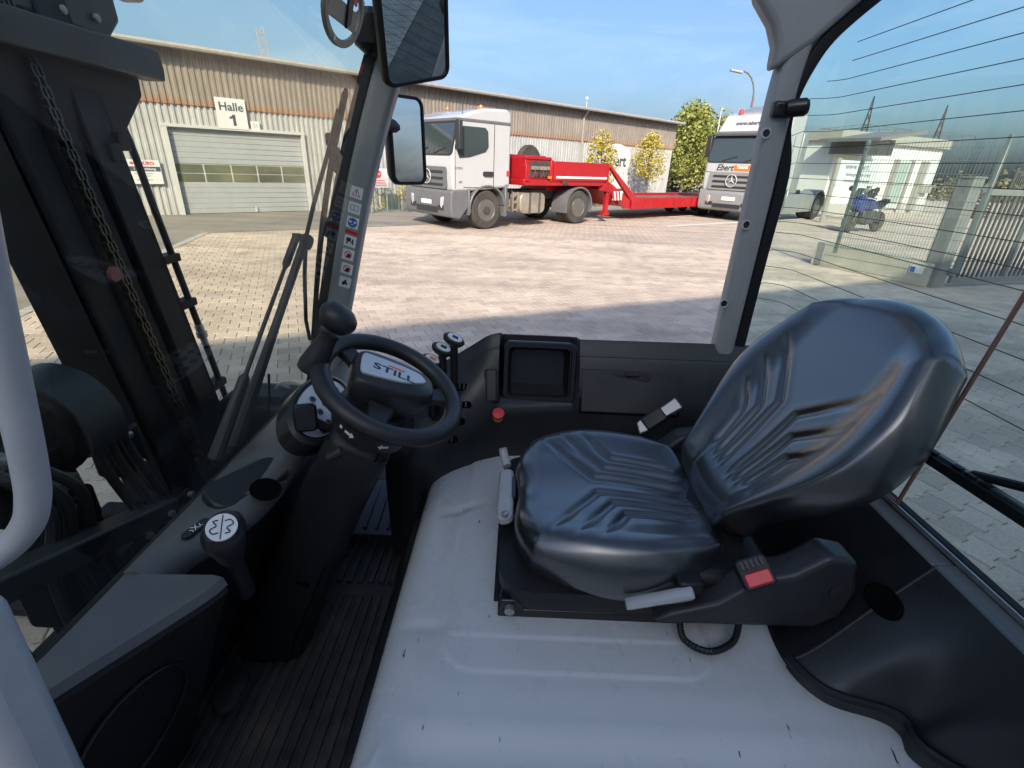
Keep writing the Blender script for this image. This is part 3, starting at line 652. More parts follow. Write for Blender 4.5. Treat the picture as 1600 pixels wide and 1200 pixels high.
# pylons, lamp, flag pole
M['lattice'] = mat('lattice_steel', (0.05, 0.055, 0.055), 0.5)
def pylon(label, base, h, arm, w):
    t = thing('power_pylon', label, 'pylon', base, rad(-25), 'pylons on the horizon'); b = MB()
    lv = [0, .25, .45, .6, .72, .82, .9, 1.0]; wd = [w, w * .62, w * .4, w * .3, w * .22, w * .14, w * .08, .05]
    for i in range(len(lv) - 1):
        for sx, sy in ((1, 1), (1, -1), (-1, 1), (-1, -1)):
            b.bar((sx * wd[i], sy * wd[i], lv[i] * h), (sx * wd[i + 1], sy * wd[i + 1], lv[i + 1] * h), .16)
        for s in (1, -1):
            b.bar((wd[i], s * wd[i], lv[i] * h), (-wd[i + 1], s * wd[i + 1], lv[i + 1] * h), .1); b.bar((-wd[i], s * wd[i], lv[i] * h), (wd[i + 1], s * wd[i + 1], lv[i + 1] * h), .1)
            b.bar((s * wd[i], wd[i], lv[i] * h), (s * wd[i + 1], -wd[i + 1], lv[i + 1] * h), .1)
    build('tower', b, M['lattice'], t)
    z = h * .64; b = MB()
    for s in (1, -1):
        b.bar((0, 0, z + 1.3), (s * arm, 0, z), .13); b.bar((0, 0, z), (s * arm, 0, z), .16)
        for k in range(1, 6): b.bar((s * arm * k / 6, 0, z), (s * arm * (k - .5) / 6, 0, z + 1.3 * (1 - (k - .5) / 6)), .08)
    build('cross_arm', b, M['lattice'], t)
    for s in (-1, -.66, -.33, .33, .66, 1):
        b = MB(); b.tube([(s * arm, 0, z), (s * arm, 0, z - .9)], .09, 6); build('insulator', b, M['lattice'], t)
    return t
pylon('nearer lattice power pylon above the white building', (92.4, 150, 0), 21.8, 10.5, 2.2)
pylon('farther lattice power pylon right of the first', (142.3, 190, 0), 25.5, 10.5, 2.4)
b = MB()
for s in (-1, -.5, .5, 1):
    a = V(92.4, 150, 13) + V(9 * s * math.cos(rad(-25)), 9 * s * math.sin(rad(-25)), 0); c = V(142.3, 190, 15.5) + V(9 * s * math.cos(rad(-25)), 9 * s * math.sin(rad(-25)), 0)
    e2 = c + (c - a)
    for p, q in ((a, c), (c, e2)):
        b.tube([lerp(p, q, i / 10) + V(0, 0, -6 * (i / 10) * (1 - i / 10)) for i in range(11)], 0.03, 4)
tag(build('power_lines', b, M['lattice']), 'sagging power lines strung between the two pylons', 'power lines')
lp = thing('street_lamp', 'tall curved street lamp behind the silver truck', 'street lamp', (16.2, 40, 0), 0)
b = MB(); b.tube([(0, 0, 0), (0, 0, 6.5)] + [(0.0 - 1.15 * (1 - math.cos(a)), 0, 6.5 + 1.75 * math.sin(a)) for a in (0.3, .6, .9, 1.2, 1.5)], [.09, .07] + [.05] * 5, 10); build('pole', b, M['bark'], lp)
b = MB(); b.box((-1.55, 0, 8.22), (0.9, .3, .14), Matrix.Rotation(rad(8), 3, 'Y')); build('lamp_head', b, M['trim'], lp, bevel=.04)
fp = at(1097, 296, Z=0.0); d0 = fp.length
fpole = thing('flag_pole', 'thin pale flag pole left of the silver truck cab', 'pole', (11.3, 32, 0))
b = MB(); b.tube([(0, 0, 0), (0, 0, 5.0)], [.05, .03], 8); build('pole', b, M['frame'], fpole)
b = MB(); b.lathe([(0, 0), (.06, .03), (.06, .07), (0, .1)], (0, 0, 5.0), n=10); build('finial', b, M['frame'], fpole)

# ================================================================ VEHICLES
M['truckwhite'] = mat('truck_white', (0.42, 0.43, 0.44), 0.25, coat=0.4, var=0.03)
M['trucksilver'] = mat('truck_silver', (0.27, 0.285, 0.29), 0.3, metal=0.25, coat=0.3, var=0.03)
M['truckgrey'] = mat('truck_grey_plastic', (0.115, 0.12, 0.13), 0.5, var=0.12, vscale=5)
M['truckdark'] = mat('truck_dark_plastic', (0.025, 0.026, 0.028), 0.5)
M['truckglass'] = mat('truck_glass', (0.035, 0.05, 0.052), 0.04, spec=0.8, coat=0.5)
M['tyre'] = mat('dusty_tyre', (0.045, 0.042, 0.038), 0.8, var=0.4, vscale=3)
M['rimsteel'] = mat('wheel_steel', (0.13, 0.125, 0.115), 0.45, metal=0.3, var=0.15)
M['tankalu'] = mat('dusty_tank', (0.34, 0.30, 0.25), 0.42, metal=0.5, var=0.25, vscale=3)
M['chassis'] = mat('chassis_paint', (0.05, 0.048, 0.045), 0.6, var=0.3)
M['trailred'] = mat('trailer_red', (0.33, 0.008, 0.012), 0.35, coat=0.2, var=0.15, vscale=2)
M['amber'] = mat('amber_lens', (0.75, 0.17, 0.02), 0.25)
M['lens'] = mat('lamp_lens', (0.55, 0.57, 0.58), 0.12, metal=0.4)
RL = Matrix(((-1, 0, 0), (0, 0, 1), (0, 1, 0)))      # text on the left side of a vehicle
RFR = Matrix(((0, 0, 1), (1, 0, 0), (0, 1, 0)))      # text on the front of a vehicle
RY = Matrix(((1, 0, 0), (0, 0, -1), (0, 1, 0)))      # local z -> -y... outline in xz plane
def side_prism(b, poly, y0, y1):
    n = len(poly); b.add([(x, y, z) for y in (y0, y1) for x, z in poly], [(i, (i + 1) % n, n + (i + 1) % n, n + i) for i in range(n)] + [tuple(reversed(range(n))), tuple(range(n, 2 * n))])
    return b
def wheel(t, x, y, side, r=0.52, w=0.30, inner=False, rear=False):
    R = Matrix(((1, 0, 0), (0, 0, side), (0, -side, 0)))      # local z -> outward
    b = MB(); b.lathe([(r * .56, -w / 2), (r * .93, -w / 2), (r, -w * .36), (r * 1.0, w * .36), (r * .93, w / 2), (r * .62, w / 2), (r * .56, w * .42)], (x, y, r), R, 40)
    tb = build('wheel', b, M['tyre'], t)
    b = MB(); dish = -0.10 if rear else 0.06
    b.lathe([(r * .585, w * .44), (r * .57, w * .47), (r * .52, w * .40), (r * .47, w * .1), (r * .40, dish), (r * .28, dish + .02), (r * .22, dish + .05), (r * .2, dish + .09), (0, dish + .10)], (x, y, r), R, 32)
    rb = build('rim', b, M['rimsteel'], tb)
    b = MB()
    for k in range(10):
        a = k * math.pi / 5; b.lathe([(.022, 0), (.022, .035), (.012, .04)], Vector((x, y, r)) + R @ Vector((r * .33 * math.cos(a), r * .33 * math.sin(a), dish)), R, 6)
    build('wheel_nuts', b, M['rimsteel'], tb)
    b = MB(); b.lathe([(r * .24, dish + .02), (r * .23, dish + .06), (r * .19, dish + .115), (0, dish + .125)], (x, y, r), R, 20); build('hub_cap', b, M['chassis'], tb)
    b = MB(); b.lathe([(r * .30, dish + .012), (r * .37, dish + .014), (r * .40, dish + .006)], (x, y, r), R, 28); build('hub_ring', b, M['chassis'], tb)
def star(b, o, rot, r):
    o = Vector(o)
    b.tube([o + rot @ Vector((r * math.cos(a), r * math.sin(a), .02)) for a in [i * math.pi / 12 for i in range(24)]], r * .08, 6, closed=True)
    for k in range(3):
        a = rad(90 + 120 * k); d = Vector((math.cos(a), math.sin(a), 0)); s = Vector((-d.y, d.x, 0)) * r * .16
        b.add([o + rot @ p for p in (d * r + Vector((0, 0, .015)), s + Vector((0, 0, .01)), Vector((0, 0, .04)), -s + Vector((0, 0, .01)))], [(0, 1, 2), (0, 2, 3)])
def arch(b, x, y0, y1, r, z, a0, a1, th=0.05, n=14):
    secs = []
    for i in range(n + 1):
        a = rad(lerp(a0, a1, i / n)); c, s = math.cos(a), math.sin(a)
        secs.append([(x + c * r, y0, z + s * r), (x + c * r, y1, z + s * r), (x + c * (r + th), y1, z + s * (r + th)), (x + c * (r + th), y0, z + s * (r + th))])
    b.loft(secs)
def truck(t, wbase, body, bump, roofz, dark_band=True, silver=False):
    # cab shell
    prof = [(1.36, 1.02), (1.40, 1.35), (1.39, 1.98), (1.12, 2.92), (1.02, 3.04), (0.55, roofz - .16), (0.1, roofz - .04), (-0.65, roofz), (-0.80, roofz - .1), (-0.82, 1.18), (-0.66, 1.12), (0.70, 1.02)]
    b = MB(); side_prism(b, prof, -1.20, 1.20); cab = build('cab', b, M[body], t, bevel=0.07, seg=3)
    # windscreen on the raked front
    d = V(1.12 - 1.39, 0, 2.92 - 1.98); n = V(d.z, 0, -d.x).normalized(); R = frame(n, (0, 1, 0)); c = V((1.12 + 1.39) / 2, 0, (2.92 + 1.98) / 2)
    b = MB(); b.prism(rrect(2.26, d.length * .90, .10), c + n * .004, R, 0, .02); ws = build('windscreen', b, M['truckglass'], t)
    b = MB(); b.ring(rrect(2.36, d.length * .97, .12), rrect(2.24, d.length * .88, .10), c, R, 0, .03); build('windscreen_seal', b, M['truckdark'], ws)
    b = MB()
    for y in (-.55, .35):
        p = c + R @ V(y, d.length * -.42, .04); b.bar(p, p + R @ V(.55, .16, 0), .025)
    build('wiper_blades', b, M['truckdark'], ws)
    # side windows, doors
    for s in (1, -1):
        b = MB(); side_prism(b, [(1.16, 2.06), (1.17, 2.16), (1.02, 2.74), (0.92, 2.80), (0.12, 2.80), (0.02, 2.70), (0.0, 2.28), (0.10, 2.14), (0.62, 1.98), (1.08, 1.94)], s * 1.195, s * 1.212)
        w = build('side_window', b, M['truckglass'], t)
        b = MB(); b.box((-0.20, s * 1.203, 2.0), (.015, .01, 1.9)); b.box((0.36, s * 1.203, 1.13), (1.1, .01, .015)); b.box((1.28, s * 1.203, 1.7), (.015, .01, 1.2)); build('door_seam', b, M['truckdark'], t)
        b = MB(); b.prism(rrect(.36, .15, .06), (0.0, s * 1.2, 1.52), Matrix(((1, 0, 0), (0, 0, s), (0, 1, 0))), 0, .03); build('door_handle', b, M['truckdark'], t)
        b = MB(); b.box((1.20, s * 1.30, 2.55), (.16, .2, .75)); b.bar((1.15, s * 1.15, 2.95), (1.2, s * 1.32, 2.90), .05); build('mirror', b, M['truckdark'], t, bevel=.04)
        b = MB(); arch(b, 0, s * .86, s * 1.235, .60, .55, -8, 172, .06); b.box((-.66, s * 1.05, .78), (.08, .37, .9)); b.box((.66, s * 1.05, .75), (.08, .37, .7)); build('front_fender', b, M[bump], t, bevel=.015, seg=1)
        b = MB(); b.prism(rrect(.42, .30, .08), (1.30, s * .88, .72), frame((1, s * .32, 0), (0, 1, 0)), .10, .17); hl = build('headlight', b, M['lens'], t)
    if dark_band:
        b = MB(); b.box((0.2, 0, 2.96), (1.95, 2.43, .09)); build('roof_band', b, M['truckgrey'], t, bevel=.02)
    # bumper and grille
    b = MB(); side_prism(b, [(0.66, .62), (1.10, .30), (1.44, .36), (1.50, .55), (1.47, 1.0), (1.40, 1.04), (0.72, 1.04)], -1.22, 1.22); bp = build('bumper', b, M[bump], t, bevel=.06, seg=3)
    b = MB(); b.box((1.49, 0, .52), (.04, 1.1, .14)); b.box((1.485, .72, .58), (.04, .3, .12)); b.box((1.485, -.72, .58), (.04, .3, .12)); build('air_intake', b, M['truckdark'], bp)
    b = MB(); b.prism(rrect(1.9, .62, .1), (1.395, 0, 1.38), RFR, 0, .03); gr = build('grille', b, M[bump], t)
    for z in (1.18, 1.36, 1.54):
        b = MB(); b.prism(rrect(1.55, .075, .03), (1.42, 0, z), RFR, 0, .02); build('grille_slot', b, M['truckdark'], gr)
    b = MB(); star(b, (1.45, 0, 1.40), RFR, .21); build('star_emblem', b, M['badge'], gr)
    # chassis
    b = MB()
    for y in (-.42, .42): b.box(((-wbase - 1.0 - .5) / 2 + .1, y, .88), (wbase + 1.5 - .2, .1, .26))
    b.box((-wbase, 0, .55), (.2, 1.8, .22)); b.box((0, 0, .5), (.16, 1.8, .18)); b.box((-.9, 0, .78), (.8, .9, .5)); build('chassis', b, M['chassis'], t)
    b = MB(); b.lathe([(.5, 0), (.5, .06), (.15, .08)], (-wbase + .35, 0, 1.06), n=24); b.box((-wbase + .35, 0, .99), (.9, .9, .14)); build('fifth_wheel', b, M['chassis'], t)
    for s in (1, -1):
        wheel(t, 0, s * 1.02, s)
        wheel(t, -wbase, s * 1.06, s, rear=True); wheel(t, -wbase, s * .74, s, rear=True)
        b = MB(); arch(b, -wbase, s * .58, s * 1.24, .60, .52, -15, 195, .05); build('rear_fender', b, M[bump], t)
# ---- white tractor unit
T1F = V(-0.934, 14.695, 0); T1R = at(905, 349, Z=0)
hd = (T1F - T1R).normalized(); lf = V(-hd.y, hd.x, 0)
if lf.dot(V(0, -1, 0)) < 0: lf = -lf
wb1 = 3.85
t1 = thing('tractor_truck', 'white truck cab with grey bumper pulling the red trailer', 'truck', T1F - lf * 1.17, math.atan2(hd.y, hd.x))
truck(t1, wb1, 'truckwhite', 'truckgrey', 3.36)
b = MB(); b.prism(rrect(1.02, .58, .17), (-1.75, 1.0, .68), Matrix(((1, 0, 0), (0, 0, -1), (0, 1, 0))), -.22, .3); tk = build('fuel_tank', b, M['tankalu'], t1, bevel=.02)
for x in (-2.02, -1.62):
    b = MB(); b.ring(rrect(1.04 if 0 else .07, .62, .02), rrect(.02, .58, .008), (x, 1.0, .68), Matrix(((1, 0, 0), (0, 0, -1), (0, 1, 0))), -.23, .31); build('strap', b, M['chassis'], tk)
b = MB(); b.lathe([(.08, 0), (.13, .05), (.13, .5), (.08, .56)], (-.80, 1.0, .45), n=16); build('air_tank', b, M['truckgrey'], t1)
b = MB()
for x in (-1.02, -1.2): b.bar((x, 1.12, .45), (x, 1.12, 1.0), .04)
for z in (.5, .72, .94): b.bar((-1.02, 1.12, z), (-1.2, 1.12, z), .04)
build('steps', b, M['tankalu'], t1)
b = MB(); b.lathe([(.07, 0), (.07, .03), (.055, .09), (0, .11)], (-.3, .45, 3.38), n=14); build('beacon', b, M['amber'], t1)
b = MB(); b.lathe([(.05, 0), (.05, .02), (.04, .06), (0, .07)], (0.0, -.75, 3.38), n=14); build('beacon', b, M['amber'], t1)
b = MB(); b.tube([(.7, .95, 3.0), (.7, .95, 3.4)], .01, 5); build('aerial', b, M['truckdark'], t1)
text('lettering', 'ACTROS', .09, (1.12, 1.206, 1.66), RL, M['truckgrey'], t1, .002); text('lettering', '1845', .09, (1.05, 1.206, 1.28), RL, M['truckgrey'], t1, .002)
b = MB(); b.box((-.72, 1.21, 1.55), (.11, .006, .16)); build('warning_sticker', b, M['inkred'], t1)
b = MB(); b.prism(rrect(.52, .11, .01), (1.505, 0, .70), RFR, 0, .01); build('number_plate', b, M['white'], t1)
def squash(root, kz, kx):
    for c in root.children_recursive:
        if c.name.split('.')[0] in ('wheel', 'rim', 'wheel_nuts', 'hub_cap', 'hub_ring'): continue
        for v in c.data.vertices:
            if v.co.z > 1.05: v.co.z = 1.05 + (v.co.z - 1.05) * kz
            if v.co.x > 0.65: v.co.x = 0.65 + (v.co.x - 0.65) * kx
squash(t1, 0.885, 0.72)
# ---- red low-loader
tr = thing('low_loader_trailer', 'bright red low-loader trailer with gooseneck coupled to the white truck', 'trailer', t1.location, math.atan2(hd.y, hd.x))
def slab(b, x0, x1, y0, y1, z0, z1): return b.box(((x0 + x1) / 2, (y0 + y1) / 2, (z0 + z1) / 2), (x1 - x0, y1 - y0, z1 - z0))
b = MB(); slab(b, -5.2, -1.35, -1.2, 1.2, 1.18, 1.36); slab(b, -5.3, -3.0, -.5, .5, 1.0, 1.2); neck = build('gooseneck_deck', b, M['trailred'], tr, bevel=.02)
b = MB(); slab(b, -5.2, -2.55, 1.19, 1.25, 1.33, 1.88); slab(b, -5.2, -2.55, -1.25, -1.19, 1.33, 1.88); slab(b, -5.24, -5.18, -1.19, 1.19, 1.33, 1.88); build('side_board', b, M['trailred'], tr, bevel=.01)
b = MB(); slab(b, -5.1, -2.65, 1.252, 1.258, 1.40, 1.46); build('reflective_strip', b, M['white'], tr)
b = MB(); slab(b, -2.5, -1.40, .55, 1.18, 1.36, 1.95); slab(b, -2.9, -1.4, -1.0, .5, 1.36, 2.02); slab(b, -2.45, -1.38, 1.10, 1.22, 1.90, 1.98); slab(b, -2.52, -2.40, 1.0, 1.24, 1.30, 1.9); slab(b, -1.55, -1.38, 1.0, 1.24, 1.3, 1.75); build('winch_box', b, M['trailred'], tr, bevel=.02)
b = MB(); slab(b, -2.38, -1.58, 1.185, 1.20, 1.42, 1.85); build('recess', b, M['chassis'], tr)
b = MB(); slab(b, -2.35, -1.6, 1.2, 1.25, 1.62, 1.72); build('valve_block', b, M['tankalu'], tr)
for i in range(4):
    b = MB(); b.tube([(-2.25 + i * .17, 1.24, 1.66), (-2.24 + i * .17, 1.28, 1.5), (-2.2 + i * .17, 1.22, 1.40)], .016, 6); build('air_hose', b, M['trailred'] if i % 2 else M['hose'], tr)
b = MB(); R = Matrix(((1, 0, 0), (0, 0, 1), (0, -1, 0))); b.lathe([(.2, -.12), (.46, -.12), (.5, -.06), (.5, .06), (.46, .12), (.2, .12)], (-3.15, -.6, 1.86), R, 28); build('spare_wheel', b, M['tyre'], tr)
b = MB()
for s in (1, -1):
    side_prism(b, [(-5.2, 1.36), (-4.85, 1.05), (-5.6, .95), (-6.35, .42), (-6.6, .42), (-6.6, .72)], s * 1.24, s * 1.10)
    side_prism(b, [(-5.18, 1.80), (-5.32, 1.80), (-6.95, .80), (-6.95, .62), (-6.72, .62)], s * 1.262, s * 1.14)
b.box((-5.6, 0, .85), (1.0, 2.2, .12), Matrix.Rotation(rad(-32), 3, 'Y')); build('neck_slope', b, M['trailred'], tr, bevel=.015)
b = MB(); slab(b, -5.42, -5.26, 1.08, 1.2, .30, 1.2); slab(b, -5.50, -5.18, 1.0, 1.22, .22, .32); build('landing_leg', b, M['trailred'], tr, bevel=.01)
b = MB(); slab(b, -6.05, -5.55, 1.25, 1.262, .72, 1.02); ht = build('hazard_board', b, M['white'], tr)
for i in range(3):
    b = MB(); x = -6.0 + i * .17; side_prism(b, [(x, .72), (x + .09, .72), (x + .2, 1.02), (x + .11, 1.02)], 1.264, 1.27); build('red_stripe', b, M['inkred'], ht)
b = MB(); slab(b, -2.45, -2.28, 1.25, 1.262, 1.38, 1.46); build('marker_lamp', b, M['amber'], tr)
b = MB(); slab(b, -3.2, -2.95, 1.252, 1.26, 1.22, 1.33); build('maker_plate', b, M['chassis'], tr)
b = MB(); slab(b, -15.5, -6.7, -1.25, 1.25, .46, .66); slab(b, -15.5, -6.7, 1.10, 1.27, .40, .80); slab(b, -15.5, -6.7, -1.27, -1.10, .40, .80); build('low_deck', b, M['trailred'], tr, bevel=.02)
for i in range(9):
    b = MB(); x = -7.4 - i * .88; side_prism(b, [(x, .42), (x - .30, .42), (x - .22, .78), (x - .08, .78)], 1.272, 1.34); build('stake_pocket', b, M['trailred'], tr)
b = MB(); slab(b, -15.4, -6.8, -1.08, 1.08, .66, .70); build('deck_boards', b, M['bark'], tr)
for i in range(3):
    for s in (1, -1): wheel(tr, -12.6 - i * 1.1, s * .85, s, r=.36, w=.24, rear=True)

# ---- silver tractor unit
S2 = 1.06
t2 = thing('tractor_truck', 'silver and white high-cab truck facing the yard behind the rear pillar', 'truck', (0, 0, 0), 0)
h2 = V(-0.77, -0.64, 0).normalized(); l2 = V(-h2.y, h2.x, 0)
nw = V(10.25, 20.9, 0)
t2.location = nw - l2 * 1.17 * S2; t2.rotation_euler = (0, 0, math.atan2(h2.y, h2.x)); t2.scale = (S2, S2, S2)
truck(t2, 3.7, 'truckwhite', 'trucksilver', 3.80, dark_band=False)
b = MB(); side_prism(b, [(.30, 3.6), (.10, 3.82), (-.75, 4.05), (-.8, 3.6)], -.95, .95); build('roof_deflector', b, M['trucksilver'], t2, bevel=.06)
b = MB(); b.box((1.20, 0, 2.98), (.20, 2.3, .12), Matrix.Rotation(rad(20), 3, 'Y')); build('sun_visor', b, M['truckgrey'], t2, bevel=.03)
b = MB(); b.lathe([(.09, 0), (.09, .05), (.07, .16), (0, .2)], (0.45, -.7, 3.66), n=14); build('beacon', b, M['inkred'], t2)
b = MB(); b.prism(rrect(.52, .13, .01), (1.507, .05, .78), RFR, 0, .012); npl = build('number_plate', b, M['white'], t2)
text('lettering', 'KG·EX 72', .10, (1.521, .05, .78), RFR, M['ink'], npl, .001)
b = MB(); b.box((1.41, 0, 1.83), (.03, 2.2, .30)); build('bonnet_flap', b, M['truckwhite'], t2, bevel=.01)
text('lettering', 'Ebert', .30, (1.428, -.38, 1.83), RFR, M['ink'], t2, .002, bold=.006, shear=.3)
b = MB(); b.prism(rrect(.62, .2, .01), (1.427, .30, 1.83), RFR, 0, .004); rb = build('red_logo_block', b, M['orange'], t2); text('lettering', 'TRANS', .13, (1.433, .30, 1.86), RFR, M['white'], rb, .001, bold=.004)
text('lettering', 'www.ebert', .20, (.815, -.15, 3.345), frame((.60, 0, .47), (0, 1, 0)), M['truckgrey'], t2, .012)
b = MB(); side_prism(b, [(-.84, 1.0), (-.86, 3.1), (-1.3, 3.1), (-1.34, 1.0)], -1.22, 1.22); build('rear_fairing', b, M['trucksilver'], t2, bevel=.03)
b = MB()
for s in (1, -1): b.prism([(-3.0, .32), (-.75, .32), (-.62, 1.0), (-3.05, 1.0)], (0, s * 1.14, 0), Matrix(((1, 0, 0), (0, 0, -1), (0, 1, 0))), -.08, .08)
build('side_skirt', b, M['trucksilver'], t2, bevel=.03)
sb = thing('advert_board', 'grey advertising board lettered www.ebert standing behind the silver truck', 'sign', (14.2, 22.6, 0), math.atan2(.43, .9))
b = MB(); b.box((0, 0, 1.95), (2.6, .06, .95)); pn2 = build('panel', b, mat('board_grey', (.50, .54, .54), .45), sb, bevel=.01)
text('lettering', 'www.ebert', .34, (-.2, -.035, 2.2), RT, M['truckgrey'], pn2, .002); text('lettering', 'Anhänger · Fahrzeuge', .19, (0, -.035, 1.9), RT, M['truckgrey'], pn2, .002); text('lettering', 'Vermietung Werkstatt', .19, (0, -.035, 1.66), RT, M['truckgrey'], pn2, .002)
for x in (-1.35, 1.2):
    b = MB(); b.box((x, .08, 1.25 if x < 0 else .95), (.22, .1, 2.5 if x < 0 else 1.9)); build('post', b, M['alu'], sb)

# ---- motorcycle with helmet
M['motoblue'] = mat('moto_blue', (0.012, 0.03, 0.15), 0.25, coat=.5)
mo = thing('motorcycle', 'blue sports motorcycle parked behind the mesh fence', 'motorcycle', (12.4, 18.6, 0), rad(205)); mo.scale = (1.12, 1.12, 1.12)
R = Matrix(((1, 0, 0), (0, 0, 1), (0, -1, 0)))
for x in (.70, -.70):
    b = MB(); b.lathe([(.22, -.05), (.28, -.07), (.31, -.04), (.31, .04), (.28, .07), (.22, .05)], (x, 0, .31), R, 28); w = build('wheel', b, M['tyre'], mo)
    b = MB(); b.lathe([(.225, -.03), (.225, .03)], (x, 0, .31), R, 24)
    for k in range(5):
        a = k * 2 * math.pi / 5; b.bar((x, 0, .31), (x + .22 * math.cos(a), 0, .31 + .22 * math.sin(a)), .035)
    build('rim', b, M['chassis'], w)
b = MB(); side_prism(b, [(-.35, .72), (-.1, .98), (.15, 1.02), (.42, .86), (.40, .68), (-.05, .66)], -.14, .14); build('tank', b, M['motoblue'], mo, bevel=.06, seg=3)
b = MB(); side_prism(b, [(.38, .55), (.30, .95), (.55, 1.12), (.80, .92), (.72, .68)], -.18, .18); build('fairing', b, M['motoblue'], mo, bevel=.06, seg=3)
b = MB(); side_prism(b, [(.42, 1.10), (.60, 1.32), (.72, 1.05)], -.13, .13); build('windshield', b, M['truckglass'], mo, bevel=.03)
b = MB(); side_prism(b, [(-.30, .72), (-.28, .85), (-.85, 1.02), (-.90, .92), (-.5, .70)], -.12, .12); build('seat', b, M['black'], mo, bevel=.04)
b = MB(); side_prism(b, [(-.25, .28), (-.30, .66), (.35, .66), (.38, .30), (.1, .22)], -.16, .16); build('engine', b, M['chassis'], mo, bevel=.03)
b = MB(); b.tube([(.70, .09, .31), (.42, .09, 1.0)], .03, 8); b.tube([(.70, -.09, .31), (.42, -.09, 1.0)], .03, 8); build('fork', b, M['rimsteel'], mo)
b = MB(); b.tube([(.30, .38, 1.02), (.42, .2, 1.06), (.42, -.2, 1.06), (.30, -.38, 1.02)], .018, 8); build('handlebar', b, M['chassis'], mo)
for s in (1, -1):
    b = MB(); b.tube([(.45, s * .25, 1.08), (.48, s * .36, 1.25)], .012, 6); b.lathe([(0, -.02), (.08, -.01), (.08, .01), (0, .02)], (.48, s * .4, 1.28), Matrix(((0, 0, 1), (1, 0, 0), (0, 1, 0))), 12); build('mirror', b, M['chassis'], mo)
b = MB(); b.bar((-.70, .1, .31), (-.1, .1, .4), .05); b.bar((-.70, -.1, .31), (-.1, -.1, .4), .05); build('swingarm', b, M['chassis'], mo)
b = MB(); b.tube([(.2, -.2, .25), (-.3, -.2, .28), (-.75, -.22, .5)], [.04, .04, .06], 10); build('exhaust', b, M['rimsteel'], mo)
hl = thing('helmet', 'dark helmet resting on the motorcycle tank', 'helmet', (12.4, 18.6, 1.17 * 1.0), rad(205))
b = MB(); b.lathe([(0, -.13), (.10, -.13), (.145, -.06), (.15, .02), (.12, .10), (.06, .145), (0, .15)], (0, 0, .13), n=20, sx=1.12); sh = build('shell', b, M['blackgloss'], hl)
b = MB(); b.prism(rrect(.2, .09, .03), (.155, 0, .14), RFR, -.03, .02); build('visor', b, M['truckglass'], hl); b = MB(); b.box((0, 0, .265), (.2, .05, .04)); build('blue_stripe', b, M['motoblue'], hl, bevel=.015)

# ================================================================ FORKLIFT
FK = thing('forklift', 'grey and black forklift truck seen across its open cab in the shade', 'forklift', (0, 1.0, 0), 0, world=True)
def fk(name, b, m, parent=None, **k): return build(name, b, M[m] if isinstance(m, str) else m, parent or FK, **k)
XZ = Matrix(((1, 0, 0), (0, 0, -1), (0, 1, 0)))          # outline in xz, facing -y (towards the open side)
YZ = Matrix(((0, 0, 1), (1, 0, 0), (0, 1, 0)))           # outline in yz, facing +x
def wsx(z): return -0.69 + 0.34 * (z - 1.05)

# ---- seat -------------------------------------------------------
def pad(nu, org, A, B, Nn, W, Lh, grooves, shape, roll, thick, edge=0.30, gd=0.0075, gw=0.0080, k=0.40, back=0.93):
    org = Vector(org); vs = []; N = nu
    def seg(a, b, p):
        (x1, y1), (x2, y2) = a, b; dx, dy = x2 - x1, y2 - y1
        t = max(0, min(1, ((p[0] - x1) * dx + (p[1] - y1) * dy) / (dx * dx + dy * dy))); return math.hypot(p[0] - x1 - t * dx, p[1] - y1 - t * dy), t
    for i in range(N + 1):
        for j in range(N + 1):
            s = -1 + 2 * i / N; t = -1 + 2 * j / N
            a = W * s * math.sqrt(1 - k * t * t); b = Lh / 2 * (1 + t * math.sqrt(1 - k * s * s))
            r = (abs(s) ** 8 + abs(t) ** 8) ** 0.125; r = min(1, r / (1 + .09 * (min(abs(s), abs(t)) / max(abs(s), abs(t), 1e-6)) ** 6))
            q = max(0.0, min(1.0, (r - (1 - edge)) / edge)); z = -roll * (1 - math.sqrt(max(0, 1 - q * q)))
            a, b, dz = shape(s, t, a, b); z += dz
            for pl in grooves:
                dd, m, tt = min((*seg(pl[m], pl[m + 1], (a, b))[:1], m, seg(pl[m], pl[m + 1], (a, b))[1]) for m in range(len(pl) - 1))
                if dd < .045:
                    fade = 1.0
                    if m == 0: fade *= min(1, tt * 1.3)
                    if m == len(pl) - 2: fade *= 1 - sstep(.75, 1, tt)
                    z += fade * (-gd * math.exp(-(dd / gw) ** 2) + gd * .15 * math.exp(-((dd - gw * 2.1) / gw) ** 2))
            vs.append(org + A * a + B * b + Nn * z)
    m = N + 1
    fs = [(i * m + j, (i + 1) * m + j, (i + 1) * m + j + 1, i * m + j + 1) for i in range(N) for j in range(N)]
    loop = [i * m for i in range(N + 1)] + [N * m + j for j in range(1, N + 1)] + [i * m + N for i in range(N - 1, -1, -1)] + [j for j in range(N - 1, 0, -1)]
    cen = org + B * (Lh / 2); prev = loop; n = len(loop)
    for fz, sc in ((.25, 1.004), (.6, .998), (.85, .955), (1.0, back)):
        base = len(vs)
        for q in loop:
            p = vs[q]; dlt = p - cen; h = dlt.dot(Nn); flat = dlt - Nn * h
            vs.append(cen + flat * sc + Nn * lerp(h, -thick, fz if fz < 1 else 1))
        cur = list(range(base, base + n)); fs += [(prev[i], prev[(i + 1) % n], cur[(i + 1) % n], cur[i]) for i in range(n)]; prev = cur
    fs.append(tuple(prev))
    b = MB(); b.add(vs, fs); return b
SY = 0.985
b = MB(); b.box((.19, SY, .865), (.42, .40, .03)); seat = fk('seat', b, 'black', label='black vinyl driver seat with moulded ribs')
